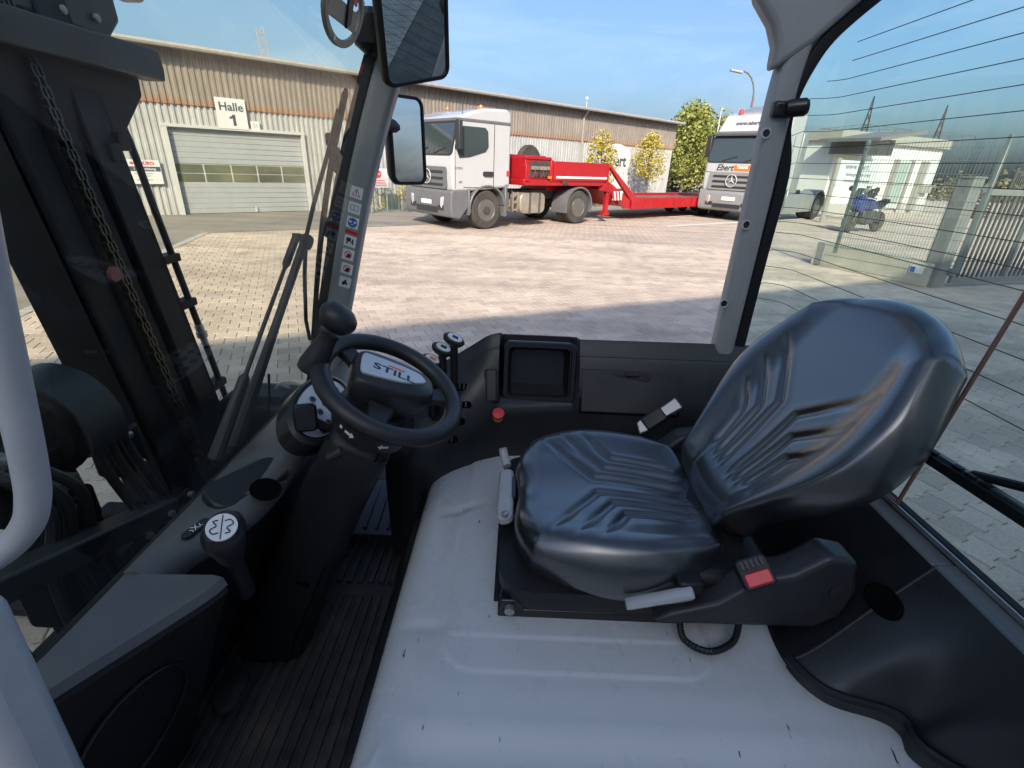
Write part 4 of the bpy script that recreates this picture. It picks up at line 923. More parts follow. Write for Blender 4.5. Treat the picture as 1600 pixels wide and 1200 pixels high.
def cushion_shape(s, t, a, b):
    b += .026 * math.exp(-(a / .10) ** 2) * sstep(.2, -1, t)
    z = .020 * sstep(.45, .92, abs(s)) * (1 - sstep(.86, 1.0, abs(s)) * .6) * sstep(-1.1, -.3, t) - .020 * sstep(-.2, .9, t) * (1 - abs(s)) + .010 * math.sin((t + 1) * 1.4)
    z -= .012 * math.exp(-(a / .10) ** 2)
    return a, b, z
gr = []
for sg in (1, -1):
    gr += [[(sg * .205, .075), (sg * .03, .215), (sg * .026, .46)], [(sg * .215, .13), (sg * .07, .245), (sg * .064, .455)], [(sg * .215, .19), (sg * .112, .268), (sg * .100, .44)]]
b = pad(120, (0.0, SY, 1.055), V(0, 1, 0), V(1, 0, -.035).normalized(), V(.035, 0, 1).normalized(), .268, .51, gr, cushion_shape, .045, .115)
fk('cushion', b, 'vinyl', seat, angle=80)
BA = rad(33)
def back_shape(s, t, a, b):
    w = 1 - .30 * sstep(.2, -1, t) - .08 * sstep(.35, 1, t)
    a *= w
    z = .036 * sstep(.45, .95, abs(s)) * (1 - sstep(.9, 1, abs(s)) * .4) * (1 - .6 * sstep(.2, 1, t)) - .014 * math.exp(-((t + .25) / .6) ** 2) * (1 - s * s) + .012 * sstep(.3, 1, t)
    return a, b, z
gb = []
for sg in (1, -1):
    gb += [[(sg * .185, .475), (sg * .035, .335), (sg * .024, .12)], [(sg * .19, .40), (sg * .075, .295), (sg * .055, .125)], [(sg * .18, .325), (sg * .112, .258), (sg * .088, .145)]]
b = pad(120, (.43, SY, 1.00), V(0, 1, 0), V(math.sin(BA), 0, math.cos(BA)), V(-math.cos(BA), 0, math.sin(BA)), .278, .645, gb, back_shape, .055, .085, edge=.34, gd=.0080, back=.80, k=.42)
fk('backrest', b, 'vinyl', seat, angle=80)
b = MB(); secs = []
for z, g in ((.892, .0), (.92, .010), (.955, .012)):
    secs.append([V(.245 + x, SY + y, z) for x, y in rrect(.49 + 2 * g, .485 + 2 * g, .07)])
b.loft(secs); fk('seat_pan', b, 'black', seat)
for y in (SY - .215, SY + .215):
    b = MB(); b.box((.185, y, .868), (.39, .045, .034)); b.box((.02, y - .004, .897), (.05, .04, .03)); fk('slide_rail', b, 'blackgloss', seat, bevel=.004)
b = MB(); b.lathe([(.011, 0), (.011, .012), (.006, .015)], (.015, SY - .24, .893), XZ, 8); fk('rail_bolt', b, 'steel', seat)
b = MB(); b.box((.43, SY, .965), (.26, .50, .10)); fk('seat_frame', b, 'black', seat, bevel=.02)
# side pods with hinge and buckle
for sg in (-1, 1):
    pod = [(.30, .925), (.62, .930), (.665, .965), (.675, 1.03), (.655, 1.105), (.60, 1.115), (.545, 1.065), (.49, 1.055), (.42, .985), (.335, .955)]
    b = MB(); y = SY + sg * .262; b.prism(pod, (0, y, 0), XZ, -.032, .032); p = fk('hinge_pod', b, 'console', seat, bevel=.012, seg=3)
    if sg < 0:
        b = MB(); b.lathe([(.016, 0), (.016, .002), (.013, .0025)], (.635, y - .0325, 1.035), XZ, 16); fk('screw_cap', b, 'console', p)
        R = frame((-.35, -.62, .70), (1, .12, .35)); c = V(.475, y - .022, 1.062)
        b = MB(); b.prism(rrect(.058, .056, .009), c, R, -.05, .020); bk = fk('buckle', b, 'black', seat, bevel=.003)
        b = MB(); b.prism(rrect(.046, .024, .004), c + R @ V(.0, -.011, 0), R, .018, .025); fk('release_button', b, 'red', bk, bevel=.002)
        b = MB()
        for i in range(5): b.box(c + R @ V(-.018 + i * .009, .016, .0225), (.005, .014, .003), R)
        fk('slot_ribs', b, 'ink', bk)
b = MB(); P0, P1 = at(978, 944, Y=.70), at(1082, 926, Y=.70); d = (P1 - P0)
secs = []
for k, w in ((0, .005), (.08, .009), (.5, .010), (.85, .014), (.97, .013), (1, .008)):
    c = P0 + d * k; secs.append([c + V(0, math.cos(a) * .014, math.sin(a) * w) for a in [i * math.pi / 5 for i in range(10)]])
b.loft(secs); lv = fk('recline_lever', b, 'lever', seat, label='light grey recline lever')
b = MB(); b.box(P1 + V(.0, .03, .0), (.05, .05, .03)); fk('lever_pivot', b, 'black', lv, bevel=.006)
# weight adjuster handle in front of the cushion
b = MB(); hx = -.008
o1 = [(.0, -.10), (.055, -.085), (.08, -.02), (.075, .05), (.04, .10), (.0, .125), (-.018, .125), (-.018, .09), (.012, .07), (.02, .02), (.0, -.04)]
b.prism(rrect(.20, .040, .018), (hx + .005, SY + .02, .985), frame((-.25, 0, 1), (0, 1, 0)), -.012, .016)
hd2 = fk('adjuster_handle', b, 'lever', seat, bevel=.008, label='light grey weight adjuster handle')
b = MB(); b.prism(rrect(.030, .09, .010), (hx + .018, SY + .035, .988), frame((-.25, 0, 1), (1, 0, 0)), .0, .014); fk('scale_window', b, 'blackgloss', hd2, bevel=.003)
b = MB(); b.lathe([(.009, 0), (.009, .006), (0, .009)], (hx + .005, SY - .075, 1.002), frame((-.25, 0, 1)), 10); fk('screw', b, 'steel', hd2)
b = MB(); b.tube([(hx + .004, SY + .13, 1.0), (hx - .004, SY + .155, 1.012), (hx - .01, SY + .165, 1.035)], [.012, .013, .011], 8); fk('pull_tab', b, 'lever', hd2)
# seat cable and belt latch
pts = spline([at(1062, 972, Z=.895), at(1070, 1000, Z=.886), at(1108, 1018, Z=.886), at(1145, 1003, Z=.886), at(1155, 970, Z=.90)], 60)
b = MB(); b.tube(pts, [.0075 if i % 2 else .0062 for i in range(61)], 8); fk('corrugated_cable', b, 'black', seat)
c = at(1022, 655, Y=1.27); R = frame((-.3, -.75, .6), (.75, .1, .6))
b = MB(); b.prism(rrect(.070, .045, .008), c, R, -.012, .012); bl = fk('belt_latch', b, 'black', seat, bevel=.006)
b = MB(); b.prism([(-.060, -.014), (-.03, -.02), (-.03, .02), (-.048, .018)], c, R, -.006, .008); b.prism([(.03, -.014), (.085, -.018), (.085, .018), (.03, .016)], c, R, -.006, .010); fk('belt_tongue', b, 'tongue', bl, bevel=.003)

# ---- bonnet -----------------------------------------------------
prof = [(-.30, .50), (-.285, .60), (-.262, .74), (-.248, .80), (-.235, .828), (-.212, .845), (-.18, .851), (-.12, .852)]
PRO = spline(prof, 34)
def rr_sdf(x, y, cx, cy, hw, hh, r):
    dx, dy = abs(x - cx) - hw + r, abs(y - cy) - hh + r
    return min(max(dx, dy), 0) + math.hypot(max(dx, 0), max(dy, 0)) - r
def bonnet(u, v):
    y = lerp(.30, 1.46, v)
    k = u * 294
    if k <= 34: x, z = PRO[int(round(k))]
    else: x = lerp(-.12, .86, (k - 34) / 260); z = .852
    if x > -.24:
        z += .0032 * sstep(.004, -.004, rr_sdf(x, y, .155, 1.02, .275, .395, .07)) + .0030 * sstep(.003, -.003, rr_sdf(x, y, .155, 1.06, .268, .36, .02))
        z += .006 * sstep(.035, -.035, rr_sdf(x, y, .30, 1.1, .50, .53, .12))
        z -= .018 * sstep(.545, .475, y) * sstep(-.2, -.14, x)
        # press marks at the front corner
        z -= .008 * math.exp(-((x + .16) / .05) ** 2 - ((y - .72) / .018) ** 2) + .007 * math.exp(-((x + .13) / .05) ** 2 - ((y - 1.10 - .4 * (x + .13)) / .016) ** 2)
        z += .006 * math.exp(-((x + .20 - .35 * (y - .47)) / .012) ** 2) * sstep(.53, .47, y)
    if y < .40: z -= (.40 - y) ** 2 * 14
    return (x, y, z)
b = MB(); b.grid(294, 290, bonnet)
def bonnet_mat():
    m = M['paint']; n = m.node_tree; bs = n.nodes['Principled BSDF']; src = bs.inputs['Base Color'].links[0].from_socket
    t = n.nodes.new('ShaderNodeTexCoord'); mp = n.nodes.new('ShaderNodeMapping'); mp.inputs['Scale'].default_value = (46, 9, 10); mp.inputs['Rotation'].default_value = (0, 0, .6)
    z = n.nodes.new('ShaderNodeTexNoise'); z.inputs['Scale'].default_value = 2.2; z.inputs['Detail'].default_value = 4
    r = n.nodes.new('ShaderNodeValToRGB'); r.color_ramp.elements[0].position = .705; r.color_ramp.elements[1].position = .735
    mx = n.nodes.new('ShaderNodeMix'); mx.data_type = 'RGBA'; mx.inputs['B'].default_value = (.03, .03, .03, 1)
    n.links.new(t.outputs['Object'], mp.inputs['Vector']); n.links.new(mp.outputs['Vector'], z.inputs['Vector']); n.links.new(z.outputs['Fac'], r.inputs['Fac']); n.links.new(r.outputs['Color'], mx.inputs['Factor'])
    n.links.new(src, mx.inputs['A']); n.links.new(mx.outputs['Result'], bs.inputs['Base Color'])
bonnet_mat()
bo = fk('bonnet', b, 'paint', angle=80, label='light grey sheet steel bonnet under the seat with pressed panels')
for u, v in ((1095, 1196), (1232, 1197), (1230, 1192)):
    p = at(u, v, Z=.83); b = MB(); b.lathe([(.010, 0), (.010, .006), (.004, .008)], (p.x, p.y, .828), n=12); fk('rubber_stop', b, 'rubber', bo)
# chassis mass below the bonnet so that nothing looks hollow from outside
b = MB(); b.box((.33, 1.0, .50), (1.20, 1.04, .62)); b.box((.90, 1.0, .50), (.20, 1.10, .70)); fk('chassis', b, 'mast', bevel=.03)
b = MB(); b.box((-.62, 1.0, .30), (.72, 1.06, .36)); fk('front_frame', b, 'mast', bevel=.03)

# ---- floor and mat ------------------------------------------------
b = MB(); b.box((-.50, 1.0, .488), (.50, 1.14, .02)); fl = fk('floor_mat', b, 'mat_rubber')
for i in range(16):
    x = -.735 + i * .029
    b = MB(); b.box((x, .80, .5015), (.019, .62, .008)); fk('rib', b, 'mat_rubber', fl, bevel=.002, seg=1)
for i in range(9):
    x = -.60 + i * .034
    b = MB(); b.box((x, 1.26, .5015), (.020, .20, .008)); fk('rib', b, 'mat_rubber', fl, bevel=.002, seg=1)
b = MB(); b.lathe([(.045, 0), (.04, .012), (.02, .016)], at(362, 1080, Z=.51), n=24, sx=.8, sy=1.3); fk('brake_pad', b, 'mat_rubber', fl)
# pedals and the ribbed plate for the lit floor on the far side
b = MB(); R = frame((.35, -.25, 1), (1, .2, 0)); c = at(528, 845, Z=.60); b.box(c, (.075, .115, .012), R); pd = fk('pedal', b, 'rubber', bevel=.004)
for i in range(6):
    b = MB(); b.box(c + R @ V(0, -.045 + i * .018, .008), (.07, .007, .006), R); fk('pedal_rib', b, 'rubber', pd)
b = MB(); b.bar(c + V(-.01, -.02, -.01), c + V(-.12, -.20, -.07), .03); fk('pedal_arm', b, 'black', pd)
M['litfloor'] = mat('lit_floor_grey', (.05, .052, .056), .4, var=.2)  # paler than the mat: light on the far floor put into the colour
b = MB(); b.box((-.52, 1.46, .56), (.24, .26, .02), Matrix.Rotation(rad(10), 3, 'X')); sp = fk('lit_floor_plate', b, 'litfloor')
for i in range(6):
    b = MB(); b.box((-.62 + i * .04, 1.46, .574), (.012, .22, .006), Matrix.Rotation(rad(10), 3, 'X')); fk('rib', b, 'litfloor', sp, bevel=.002, seg=1)

# ---- dashboard ------------------------------------------------------
st = [(.655, -.635, 1.040), (.72, -.622, 1.042), (.78, -.590, 1.045), (.86, -.555, 1.048), (.96, -.535, 1.055), (1.08, -.520, 1.075), (1.18, -.510, 1.095), (1.30, -.50, 1.105), (1.42, -.505, 1.11), (1.57, -.53, 1.115)]
ST = spline(st, 45)
def dsec(y, xi, zi):
    return [V(-.725, y, .97), V(-.712, y, 1.030), V(-.70, y, 1.040), V(lerp(-.70, xi, .4), y, lerp(1.04, zi, .4) + .008), V(xi - .035, y, zi + .006), V(xi - .010, y, zi - .004), V(xi, y, zi - .03), V(xi - .01, y, zi - .06), V(-.66, y, .95)]
b = MB(); b.loft([dsec(*s) for s in ST]); ds = fk('dashboard_top', b, 'dash', angle=50, label='grey dashboard ledge along the windscreen base')
b = MB(); b.loft([[V(xi - .012, y, zi - .058), V(xi - .03, y, zi - .12), V(-.70, y, .60), V(-.74, y, .49), V(-.76, y, .49), V(-.72, y, .96)] for y, xi, zi in ST]); fk('dashboard_front', b, 'black', angle=50)
# near box with sloped face and grey lid
def bsec(y, xi, xb): return [V(-.70, y, .5), V(-.70, y, 1.02), V(xi, y, 1.02), V(lerp(xi, xb, .15), y, .985), V(xb, y, .5)]
BS = spline([(.39, -.668, -.76), (.45, -.632, -.745), (.55, -.566, -.72), (.62, -.522, -.705), (.655, -.508, -.70)], 20)
b = MB(); b.loft([[V(-.77, y, .5), V(-.715, y, 1.022), V(xi - .008, y, 1.022), V(xi, y, 1.010), V(lerp(xi, xb, .2) + .004, y, .93), V(xb, y, .5)] for y, xi, xb in BS]); bx = fk('front_box', b, 'black', angle=40, label='black storage box beside the step')
b = MB(); b.loft([[V(-.705, y, 1.021), V(-.705, y, 1.040), V(xi - .02, y, 1.047), V(xi - .004, y, 1.042), V(xi + .001, y, 1.024), V(xi - .01, y, 1.021)] for y, xi, xb in BS]); fk('box_lid', b, 'dash', bx, angle=45)
# raised oval cover line on the box face
fa = [(lerp(.43, .60, i / 12)) for i in range(13)]
def face(y, z):
    k = max(0, min(1, (y - .39) / .265)); xi = lerp(-.668, -.508, k); xb = lerp(-.76, -.70, k); return V(lerp(xb, xi, (z - .5) / .51) + .006, y, z)
oval = [face(.515 + .085 * math.cos(a), .80 + .13 * math.sin(a) + .35 * .085 * math.cos(a)) for a in [i * math.pi / 20 for i in range(40)]]
b = MB(); b.tube(oval, .0035, 6, closed=True); fk('cover_line', b, 'blackgloss', bx)
b = MB(); b.lathe([(.012, 0), (.012, .01), (.006, .014)], at(49, 1088, Z=1.03), frame((.5, -.6, .4)), 10); fk('screw', b, 'steel', bx)
# tilt marking plate
c = at(306, 826, Z=1.052); R = frame((.12, 0, 1), (.25, 1, 0))
b = MB(); b.prism(rrect(.062, .018, .008), c, R, -.003, .003); ip = fk('marking_plate', b, 'ink', ds); text('lettering', '›X‹', .020, c + R @ V(0, 0, .0035), R, M['white'], ip, .0004)
# cup holder panel
b = MB(); c = at(388, 752, Z=1.058); R = frame((.35, -.1, 1), (.5, 1, 0)); b.prism(rrect(.19, .085, .03), c, R, -.02, .006); cp = fk('cup_panel', b, 'console', ds, bevel=.006)
b = MB(); b.lathe([(.033, 0), (.033, .003)], at(415, 765, Z=1.062), R, 24); fk('cup_hole', b, 'hole_shade', cp)
# fork lever with round disc
c0 = at(352, 838, Z=1.135); c1 = at(385, 925, Z=.95)
ax = (c0 - c1).normalized(); R = frame(ax, (1, 0, 0))
b = MB(); b.tube([c1, c1 + ax * .05, c0 - ax * .055], [.017, .016, .015], 12); fl2 = fk('direction_lever', b, 'black', label='direction lever with grey knob and white symbol disc')
b = MB(); Rk = frame(ax, (0, 1, 0)); b.lathe([(.016, -.075), (.022, -.055), (.030, -.02), (.035, .008), (.034, .022), (.028, .032), (.015, .037), (0, .038)], c0, Rk, 24, sx=1.15, sy=.95); kn = fk('knob', b, 'console', fl2)
dz = ray(357, 820).normalized() * -1; dn = (ax + dz * .6).normalized(); dc = c0 + dn * .0385
b = MB(); b.lathe([(.024, 0), (.024, .004)], dc, frame(dn, (1, 0, 0)), 28); dk = fk('symbol_disc', b, 'white', kn)
Rd = frame(dn, (1, .3, 0)); b = MB(); b.bar(dc + Rd @ V(.0, -.021, .0046), dc + Rd @ V(0, .021, .0046), .0014)
for sg in (-1, 1): b.tube([dc + Rd @ V(sg * x, y * sg, .0048) for x, y in spline([(.004, .010), (.012, .012), (.017, .004), (.008, -.002), (.014, -.010), (.006, -.012)], 16)], .0011, 5)
fk('symbol', b, 'ink', dk)

# ---- steering ------------------------------------------------------
WCN = V(-.280, 1.02, 1.27); wn = V(math.sin(rad(28)), math.sin(rad(-8)) * math.cos(rad(28)), math.cos(rad(28)) * math.cos(rad(-8))).normalized()
WR = frame(wn, (1, 0, 0))        # local x points to the driver, y to the far side
b = MB(); pts = []; n = 56
vs = []
Rm = .160
for i in range(n):
    a = 2 * math.pi * i / n; c = V(math.cos(a) * Rm, math.sin(a) * Rm, 0); rd = V(math.cos(a), math.sin(a), 0)
    for j in range(14):
        t = 2 * math.pi * j / 14; vs.append(WCN + WR @ (c + rd * math.cos(t) * .0215 + V(0, 0, math.sin(t) * .019)))
fs = [(i * 14 + j, ((i + 1) % n) * 14 + j, ((i + 1) % n) * 14 + (j + 1) % 14, i * 14 + (j + 1) % 14) for i in range(n) for j in range(14)]
b.add(vs, fs); sw = fk('steering_wheel', b, 'wheelrubber', angle=80, label='small black steering wheel with spinner knob')
# hub cover
hub = [(.098, .0), (.094, .026), (.07, .048), (.02, .060), (-.04, .066), (-.085, .060), (-.098, .03), (-.098, -.03), (-.085, -.058), (-.04, -.064), (.02, -.058), (.07, -.046), (.094, -.026)]
hs = []
HR = WR @ Matrix.Rotation(rad(12), 3, 'Z')
for z, s in ((-.075, .62), (-.055, .80), (-.02, .97), (.0, 1.0), (.014, .985), (.024, .94), (.028, .90)):
    hs.append([WCN + V(0, 0, .0) + HR @ V(x * s, y * s, z + .006) for x, y in spline(hub + [hub[0]], 52)[:-1]])
b = MB(); b.loft(hs); fk('hub', b, 'console', sw, angle=60)
bd = [(.074, .012), (.06, .026), (.02, .034), (-.05, .038), (-.074, .034), (-.078, .0), (-.074, -.034), (-.05, -.036), (.02, -.026), (.06, -.010), (.076, .0)]
b = MB(); b.prism(spline(bd + [bd[0]], 44)[:-1], WCN + HR @ V(-.006, .004, .0345), HR, -.004, .0045); ba = fk('badge', b, 'badge', sw, bevel=.002)
TR = HR @ Matrix.Rotation(rad(-6), 3, 'Z')
text('lettering', 'STILL', .030, WCN + HR @ V(-.008, -.001, .0392), TR, M['ink'], ba, .0003, bold=.0006, sx=1.45)
b = MB(); b.prism([(-.022, -.0025), (.018, -.0025), (.022, .0035), (-.018, .0035)], WCN + HR @ V(-.002, .018, .0391), TR, 0, .0005); fk('logo_bar', b, 'orange', ba)
for a in (rad(25), rad(155), rad(-90)):
    b = MB(); secs = []
    for k, w, h in ((.45, .030, .012), (.75, .022, .009), (1.0, .024, .010)):
        c = WCN + WR @ V(math.cos(a) * Rm * k, math.sin(a) * Rm * k, -.012 * (1 - k) - .006); t = WR @ V(-math.sin(a), math.cos(a), 0); secs.append([c + t * w + wn * h, c - t * w + wn * h, c - t * w - wn * h, c + t * w - wn * h])
    b.loft(secs); fk('spoke', b, 'wheelrubber', sw, bevel=.004)
# spinner knob
kb = WCN + WR @ V(-.168, -.035, .006); kt = at(528, 498, Y=.985)
ka = (kt - kb).normalized(); ln = (kt - kb).length; R = frame(ka, (1, 0, 0))
b = MB(); b.lathe([(.030, -.028), (.031, -.012), (.027, .012), (.0205, ln * .42), (.0195, ln * .55), (.024, ln * .68)], kb, R, 24); ks = fk('knob_stem', b, 'wheelrubber', sw)
Rk = frame(ka * .75 + wn * .35 + V(.25, 0, 0), (1, 0, 0))
b = MB(); b.lathe([(.012, -.030), (.028, -.022), (.038, -.006), (.0395, .004), (.036, .015), (.026, .024), (.012, .028), (0, .029)], kt, Rk, 32, sx=1.05, sy=.92); fk('spinner_knob', b, 'wheelrubber', sw)
# column
col = [(WCN - wn * .05, .060, .058), (WCN - wn * .12, .074, .072), (V(-.36, 1.01, 1.12), .075, .080), (V(-.44, 1.0, .96), .078, .085), (V(-.52, .985, .78), .082, .09), (V(-.60, .97, .60), .088, .09), (V(-.63, .96, .49), .09, .09)]
secs = []
axc = V(.50, 0, .86)
for i, (c, rx, ry) in enumerate(spline([(*c, rx, ry) for c, rx, ry in col], 30) and [(Vector(q[:3]), q[3], q[4]) for q in spline([(*c, rx, ry) for c, rx, ry in col], 30)]):
    R = frame(lerp(wn, V(.42, 0, .9), min(1, i / 9)), (1, 0, 0)); secs.append([c + R @ V(math.copysign(abs(math.cos(a)) ** .5, math.cos(a)) * rx, math.copysign(abs(math.sin(a)) ** .5, math.sin(a)) * ry, 0) for a in [k * math.pi / 14 for k in range(28)]])
b = MB(); b.loft(secs); cl = fk('steering_column', b, 'black', angle=60)
b = MB(); b.lathe([(.078, -.050), (.096, -.03), (.096, .012), (.080, .026)], WCN - wn * .098, WR, 40); cr = fk('column_collar', b, 'console', cl)
for off_ in (5, 23):
    b = MB(); b.tube([q[off_] for q in secs[5:]], .0022, 6); fk('cowl_seam', b, 'hole_shade', cl)
b = MB(); b.prism(rrect(.035, .010, .005), lerp(secs[20][21], secs[20][22], .5), frame((0, -1, .1), (1, 0, -.5)), -.01, .002); fk('key_slot', b, 'hole_shade', cl)
b = MB(); b.loft([[p + (p - sum(q, V(0, 0, 0)) / len(q)) * .03 for p in q[15:28]] for q in secs[9:19]], caps=False, closed=False); fk('cowl_panel', b, 'black', cl, angle=40, fix=False)
# white arrows on the collar, towards the entrance
for a0, s in ((rad(-62), 1), (rad(-112), -1), (rad(-128), 0)):
    cc = WCN - wn * .104; pos = lambda t, h: cc + WR @ V(math.cos(a0 + t) * .0968, math.sin(a0 + t) * .0968, h)
    if s: pl = [(-.14 * s, .0), (-.04 * s, .009), (-.04 * s, .0035), (.13 * s, .0035), (.13 * s, -.0035), (-.04 * s, -.0035), (-.04 * s, -.009)]
    else: pl = [(.05 * math.cos(q), .0045 * math.sin(q)) for q in [i * math.pi / 5 for i in range(10)]]
    b = MB(); b.add([pos(t, h) for t, h in pl], [tuple(range(len(pl)))]); fk('arrow_print', b, 'white', cr)
# stalk switch and lever under the wheel
c = at(478, 652, Y=.985); b = MB(); b.prism(rrect(.050, .064, .012), c, frame((.35, -.8, .35), (1, .3, 0)), -.02, .02); fk('stalk_switch', b, 'blackgloss', cl, bevel=.006)
b = MB(); b.tube([c, at(510, 668, Y=1.0), at(545, 665, Y=1.02)], [.012, .012, .014], 8); fk('stalk_arm', b, 'black', cl)
b = MB(); b.tube([at(560, 700, Y=.97), at(530, 705, Y=.94), at(512, 716, Y=.93)], [.014, .016, .010], 10); fk('tilt_lever', b, 'console', cl)
# instrument pod
pc = at(503, 638, X=-.475); R = frame((.72, -.25, .75), (0, 1, .1))
b = MB(); b.lathe([(.125, -.05), (.120, .0), (.108, .008), (.103, .004)], pc, R, 40, sx=1.0, sy=.62); pod2 = fk('instrument_pod', b, 'console', ds)
b = MB(); b.lathe([(.098, 0.0), (.098, .006)], pc, R, 40, sx=1.0, sy=.60); dp = fk('display_panel', b, 'offwhite', pod2)
for i in range(5):
    for j in range(3):
        b = MB(); p = pc + R @ V(-.060 + i * .030 + (j % 2) * .012, -.032 + j * .032, .0062); b.lathe([(.0085, 0), (.0085, .002)], p, R, 14); bt = fk('button', b, 'dash', dp)
        b = MB(); b.lathe([(.005, .002), (.005, .0026)], p, R, 10); fk('button_print', b, 'ink', dp)
# outside: work light on the fender beyond the windscreen
b = MB(); b.lathe([(0, -.09), (.06, -.075), (.085, -.02), (.08, .03), (.05, .06), (0, .065)], at(452, 625, X=-.86), frame((.3, .3, 1)), 24, sx=.9, sy=1.2); fk('fender_lamp', b, 'console')
b = MB(); b.box((-.92, 1.62, .55), (.30, .22, .80)); fk('front_fender', b, 'mast', bevel=.06, seg=3)

# ---- far side console ---------------------------------------------
cs = [(-.385, 1.270, .84, 1.290, .93, 1.37, .985, 1.46, 1.005, 1.54, 1.00),
      (-.30, 1.245, .85, 1.265, .945, 1.36, 1.02, 1.46, 1.055, 1.54, 1.05),
      (-.215, 1.262, .85, 1.285, .955, 1.36, 1.05, 1.46, 1.108, 1.54, 1.10),
      (-.14, 1.315, .86, 1.325, .96, 1.375, 1.062, 1.462, 1.152, 1.54, 1.147),
      (-.085, 1.348, .86, 1.352, .965, 1.390, 1.068, 1.460, 1.192, 1.53, 1.184),
      (-.045, 1.368, .86, 1.372, .97, 1.400, 1.066, 1.458, 1.205, 1.53, 1.196),
      (-.035, 1.372, .86, 1.376, .97, 1.402, 1.050, 1.545, 1.09, 1.565, 1.19),
      (.195, 1.405, .88, 1.408, .98, 1.416, 1.050, 1.545, 1.09, 1.565, 1.19),
      (.205, 1.405, .88, 1.408, .98, 1.418, 1.06, 1.460, 1.200, 1.53, 1.192),
      (.220, 1.410, .88, 1.410, .985, 1.425, 1.05, 1.486, 1.170, 1.565, 1.176),
      (.60, 1.412, .88, 1.412, .985, 1.425, 1.05, 1.486, 1.172, 1.565, 1.180),
      (.86, 1.412, .88, 1.412, .985, 1.425, 1.05, 1.486, 1.172, 1.565, 1.180)]
def csec(x, y1, z1, y2, z2, y3, z3, y4, z4, y5, z5):
    ctr = [(y1 + .02, .50), (y1 + .004, .70), (y1, z1), (y2, z2), (y3, z3), (y4, z4), (lerp(y4, y5, .25), lerp(z4, z5, .5) + .008), (y5, z5), (1.60, .5)]
    return [V(x, y, z) for y, z in spline(ctr, 40)]
cs2 = []
first = spline(cs[:6], 28)
b = MB(); b.loft([csec(*s) for s in first] + [csec(*s) for s in cs[6:]]); con = fk('side_console', b, 'console', angle=42, label='anthracite side console with tray, glove box and lever slots')
# tray: raised frame with a deep open compartment
tc0 = V(.083, 1.452, 1.140); tn = V(0, -1, .30).normalized(); R = frame(tn, (1, 0, 0))
b = MB(); of, inn, bot = rrect(.238, .195, .022), rrect(.196, .154, .018), rrect(.176, .134, .02)
ring = lambda pl, d: [tc0 + R @ V(x + (0.004 if d > 0 else 0), y, d) for x, y in pl]
b.loft([ring(of, -.075), ring(of, .004), ring(rrect(.228, .185, .02), .010), ring(rrect(.204, .162, .018), .010), ring(inn, .004), ring(bot, -.066)], caps=False)
b.add([tc0 + R @ V(x, y, -.066) for x, y in bot], [tuple(range(len(bot)))]); ty = fk('tray', b, 'blackgloss', con, angle=40, fix=True)
b = MB(); b.tube([tc0 + R @ V(x, y, .0105) for x, y in rrect(.202, .160, .018)], .0018, 6, closed=True); fk('tray_rim', b, 'console', ty)
b = MB(); b.prism(rrect(.05, .115, .012), V(-.066, 1.408, 1.105), frame((0, -1, .48), (1, 0, .06)), -.03, .001); fk('switch_blank', b, 'console', con, bevel=.012)
# glove box door and latch
gn = V(0, -.115, .063).normalized(); gn = V(0, -.892, .452).normalized(); R = frame(gn, (1, 0, 0)); gc = V(.392, 1.4475, 1.090)
b = MB(); b.prism([(-.166, -.076), (.150, -.076), (.166, .064), (-.166, .066)], gc, R, -.02, .0065); gb2 = fk('glove_box_door', b, 'console', con, bevel=.004)
b = MB(); b.prism([(-.170, -.080), (.154, -.080), (.170, .068), (-.170, .070)], gc, R, -.02, .0028); fk('door_gap', b, 'hole_shade', con)
b = MB(); b.prism([(-.064, .012), (-.052, .0), (.05, .0), (.062, .012), (.064, -.0), (.05, -.018), (-.05, -.018), (-.064, -.004)][0:2] + [(.05, -.016), (.062, -.004), (.062, .012), (-.064, .012)], gc + R @ V(.0, .045, 0), R, .006, .0095); lt = fk('latch_plate', b, 'black', gb2, bevel=.0015)
b = MB(); b.prism(rrect(.046, .016, .004), gc + R @ V(-.002, .052, 0), R, .009, .016); fk('latch_paddle', b, 'blackgloss', lt, bevel=.003)
for x in (-.055, .052):
    b = MB(); b.lathe([(.0035, 0), (.0035, .0015)], gc + R @ V(x, .048, .0095), R, 10); fk('rivet', b, 'console', lt)
# console slots, emergency stop, levers
def csurf(u, v):
    """point on the console skin below a pixel"""
    best = None
    for k in range(60):
        y = 1.26 + k * .004; p = at(u, v, Y=y)
        row = min(first, key=lambda s: abs(s[0] - p.x)); sec = csec(*row)
        z = None
        for q, r2 in zip(sec[:-9], sec[1:-8]):
            if min(q.y, r2.y) <= y <= max(q.y, r2.y) and q.z > .8: z = lerp(q.z, r2.z, (y - q.y) / (r2.y - q.y + 1e-9))
        if z is not None and p.z <= z: return p
    return at(u, v, Y=1.37)
for i, (u, v, w) in enumerate(((728, 605, .07), (724, 633, .06), (714, 659, .06), (702, 687, .06))):
    p = csurf(u, v); b = MB(); b.prism(rrect(w, .022, .0105), p + V(-.004, 0, 0), frame((.12, -.72, .62), (1, .05, .1)), -.012, .0035); sl = fk('lever_slot', b, 'hole_shade', con)
    for k in range(3):
        b = MB(); b.box(p + V(-.02 + k * .014, -.004, .004), (.004, .016, .004), frame((.12, -.72, .62), (1, 0, 0))); fk('slot_brush', b, 'console', sl)
ep = csurf(778, 652); R = frame((.05, -.62, .75), (1, 0, 0))
b = MB(); b.lathe([(.017, -.004), (.0165, .012), (.013, .016)], ep, R, 24); es = fk('emergency_stop', b, 'yellow', con, label='red mushroom emergency stop with yellow collar')
b = MB(); b.lathe([(.012, .010), (.012, .020), (.0195, .024), (.0205, .030), (.018, .036), (0, .038)], ep, R, 28); fk('stop_button', b, 'red', es)
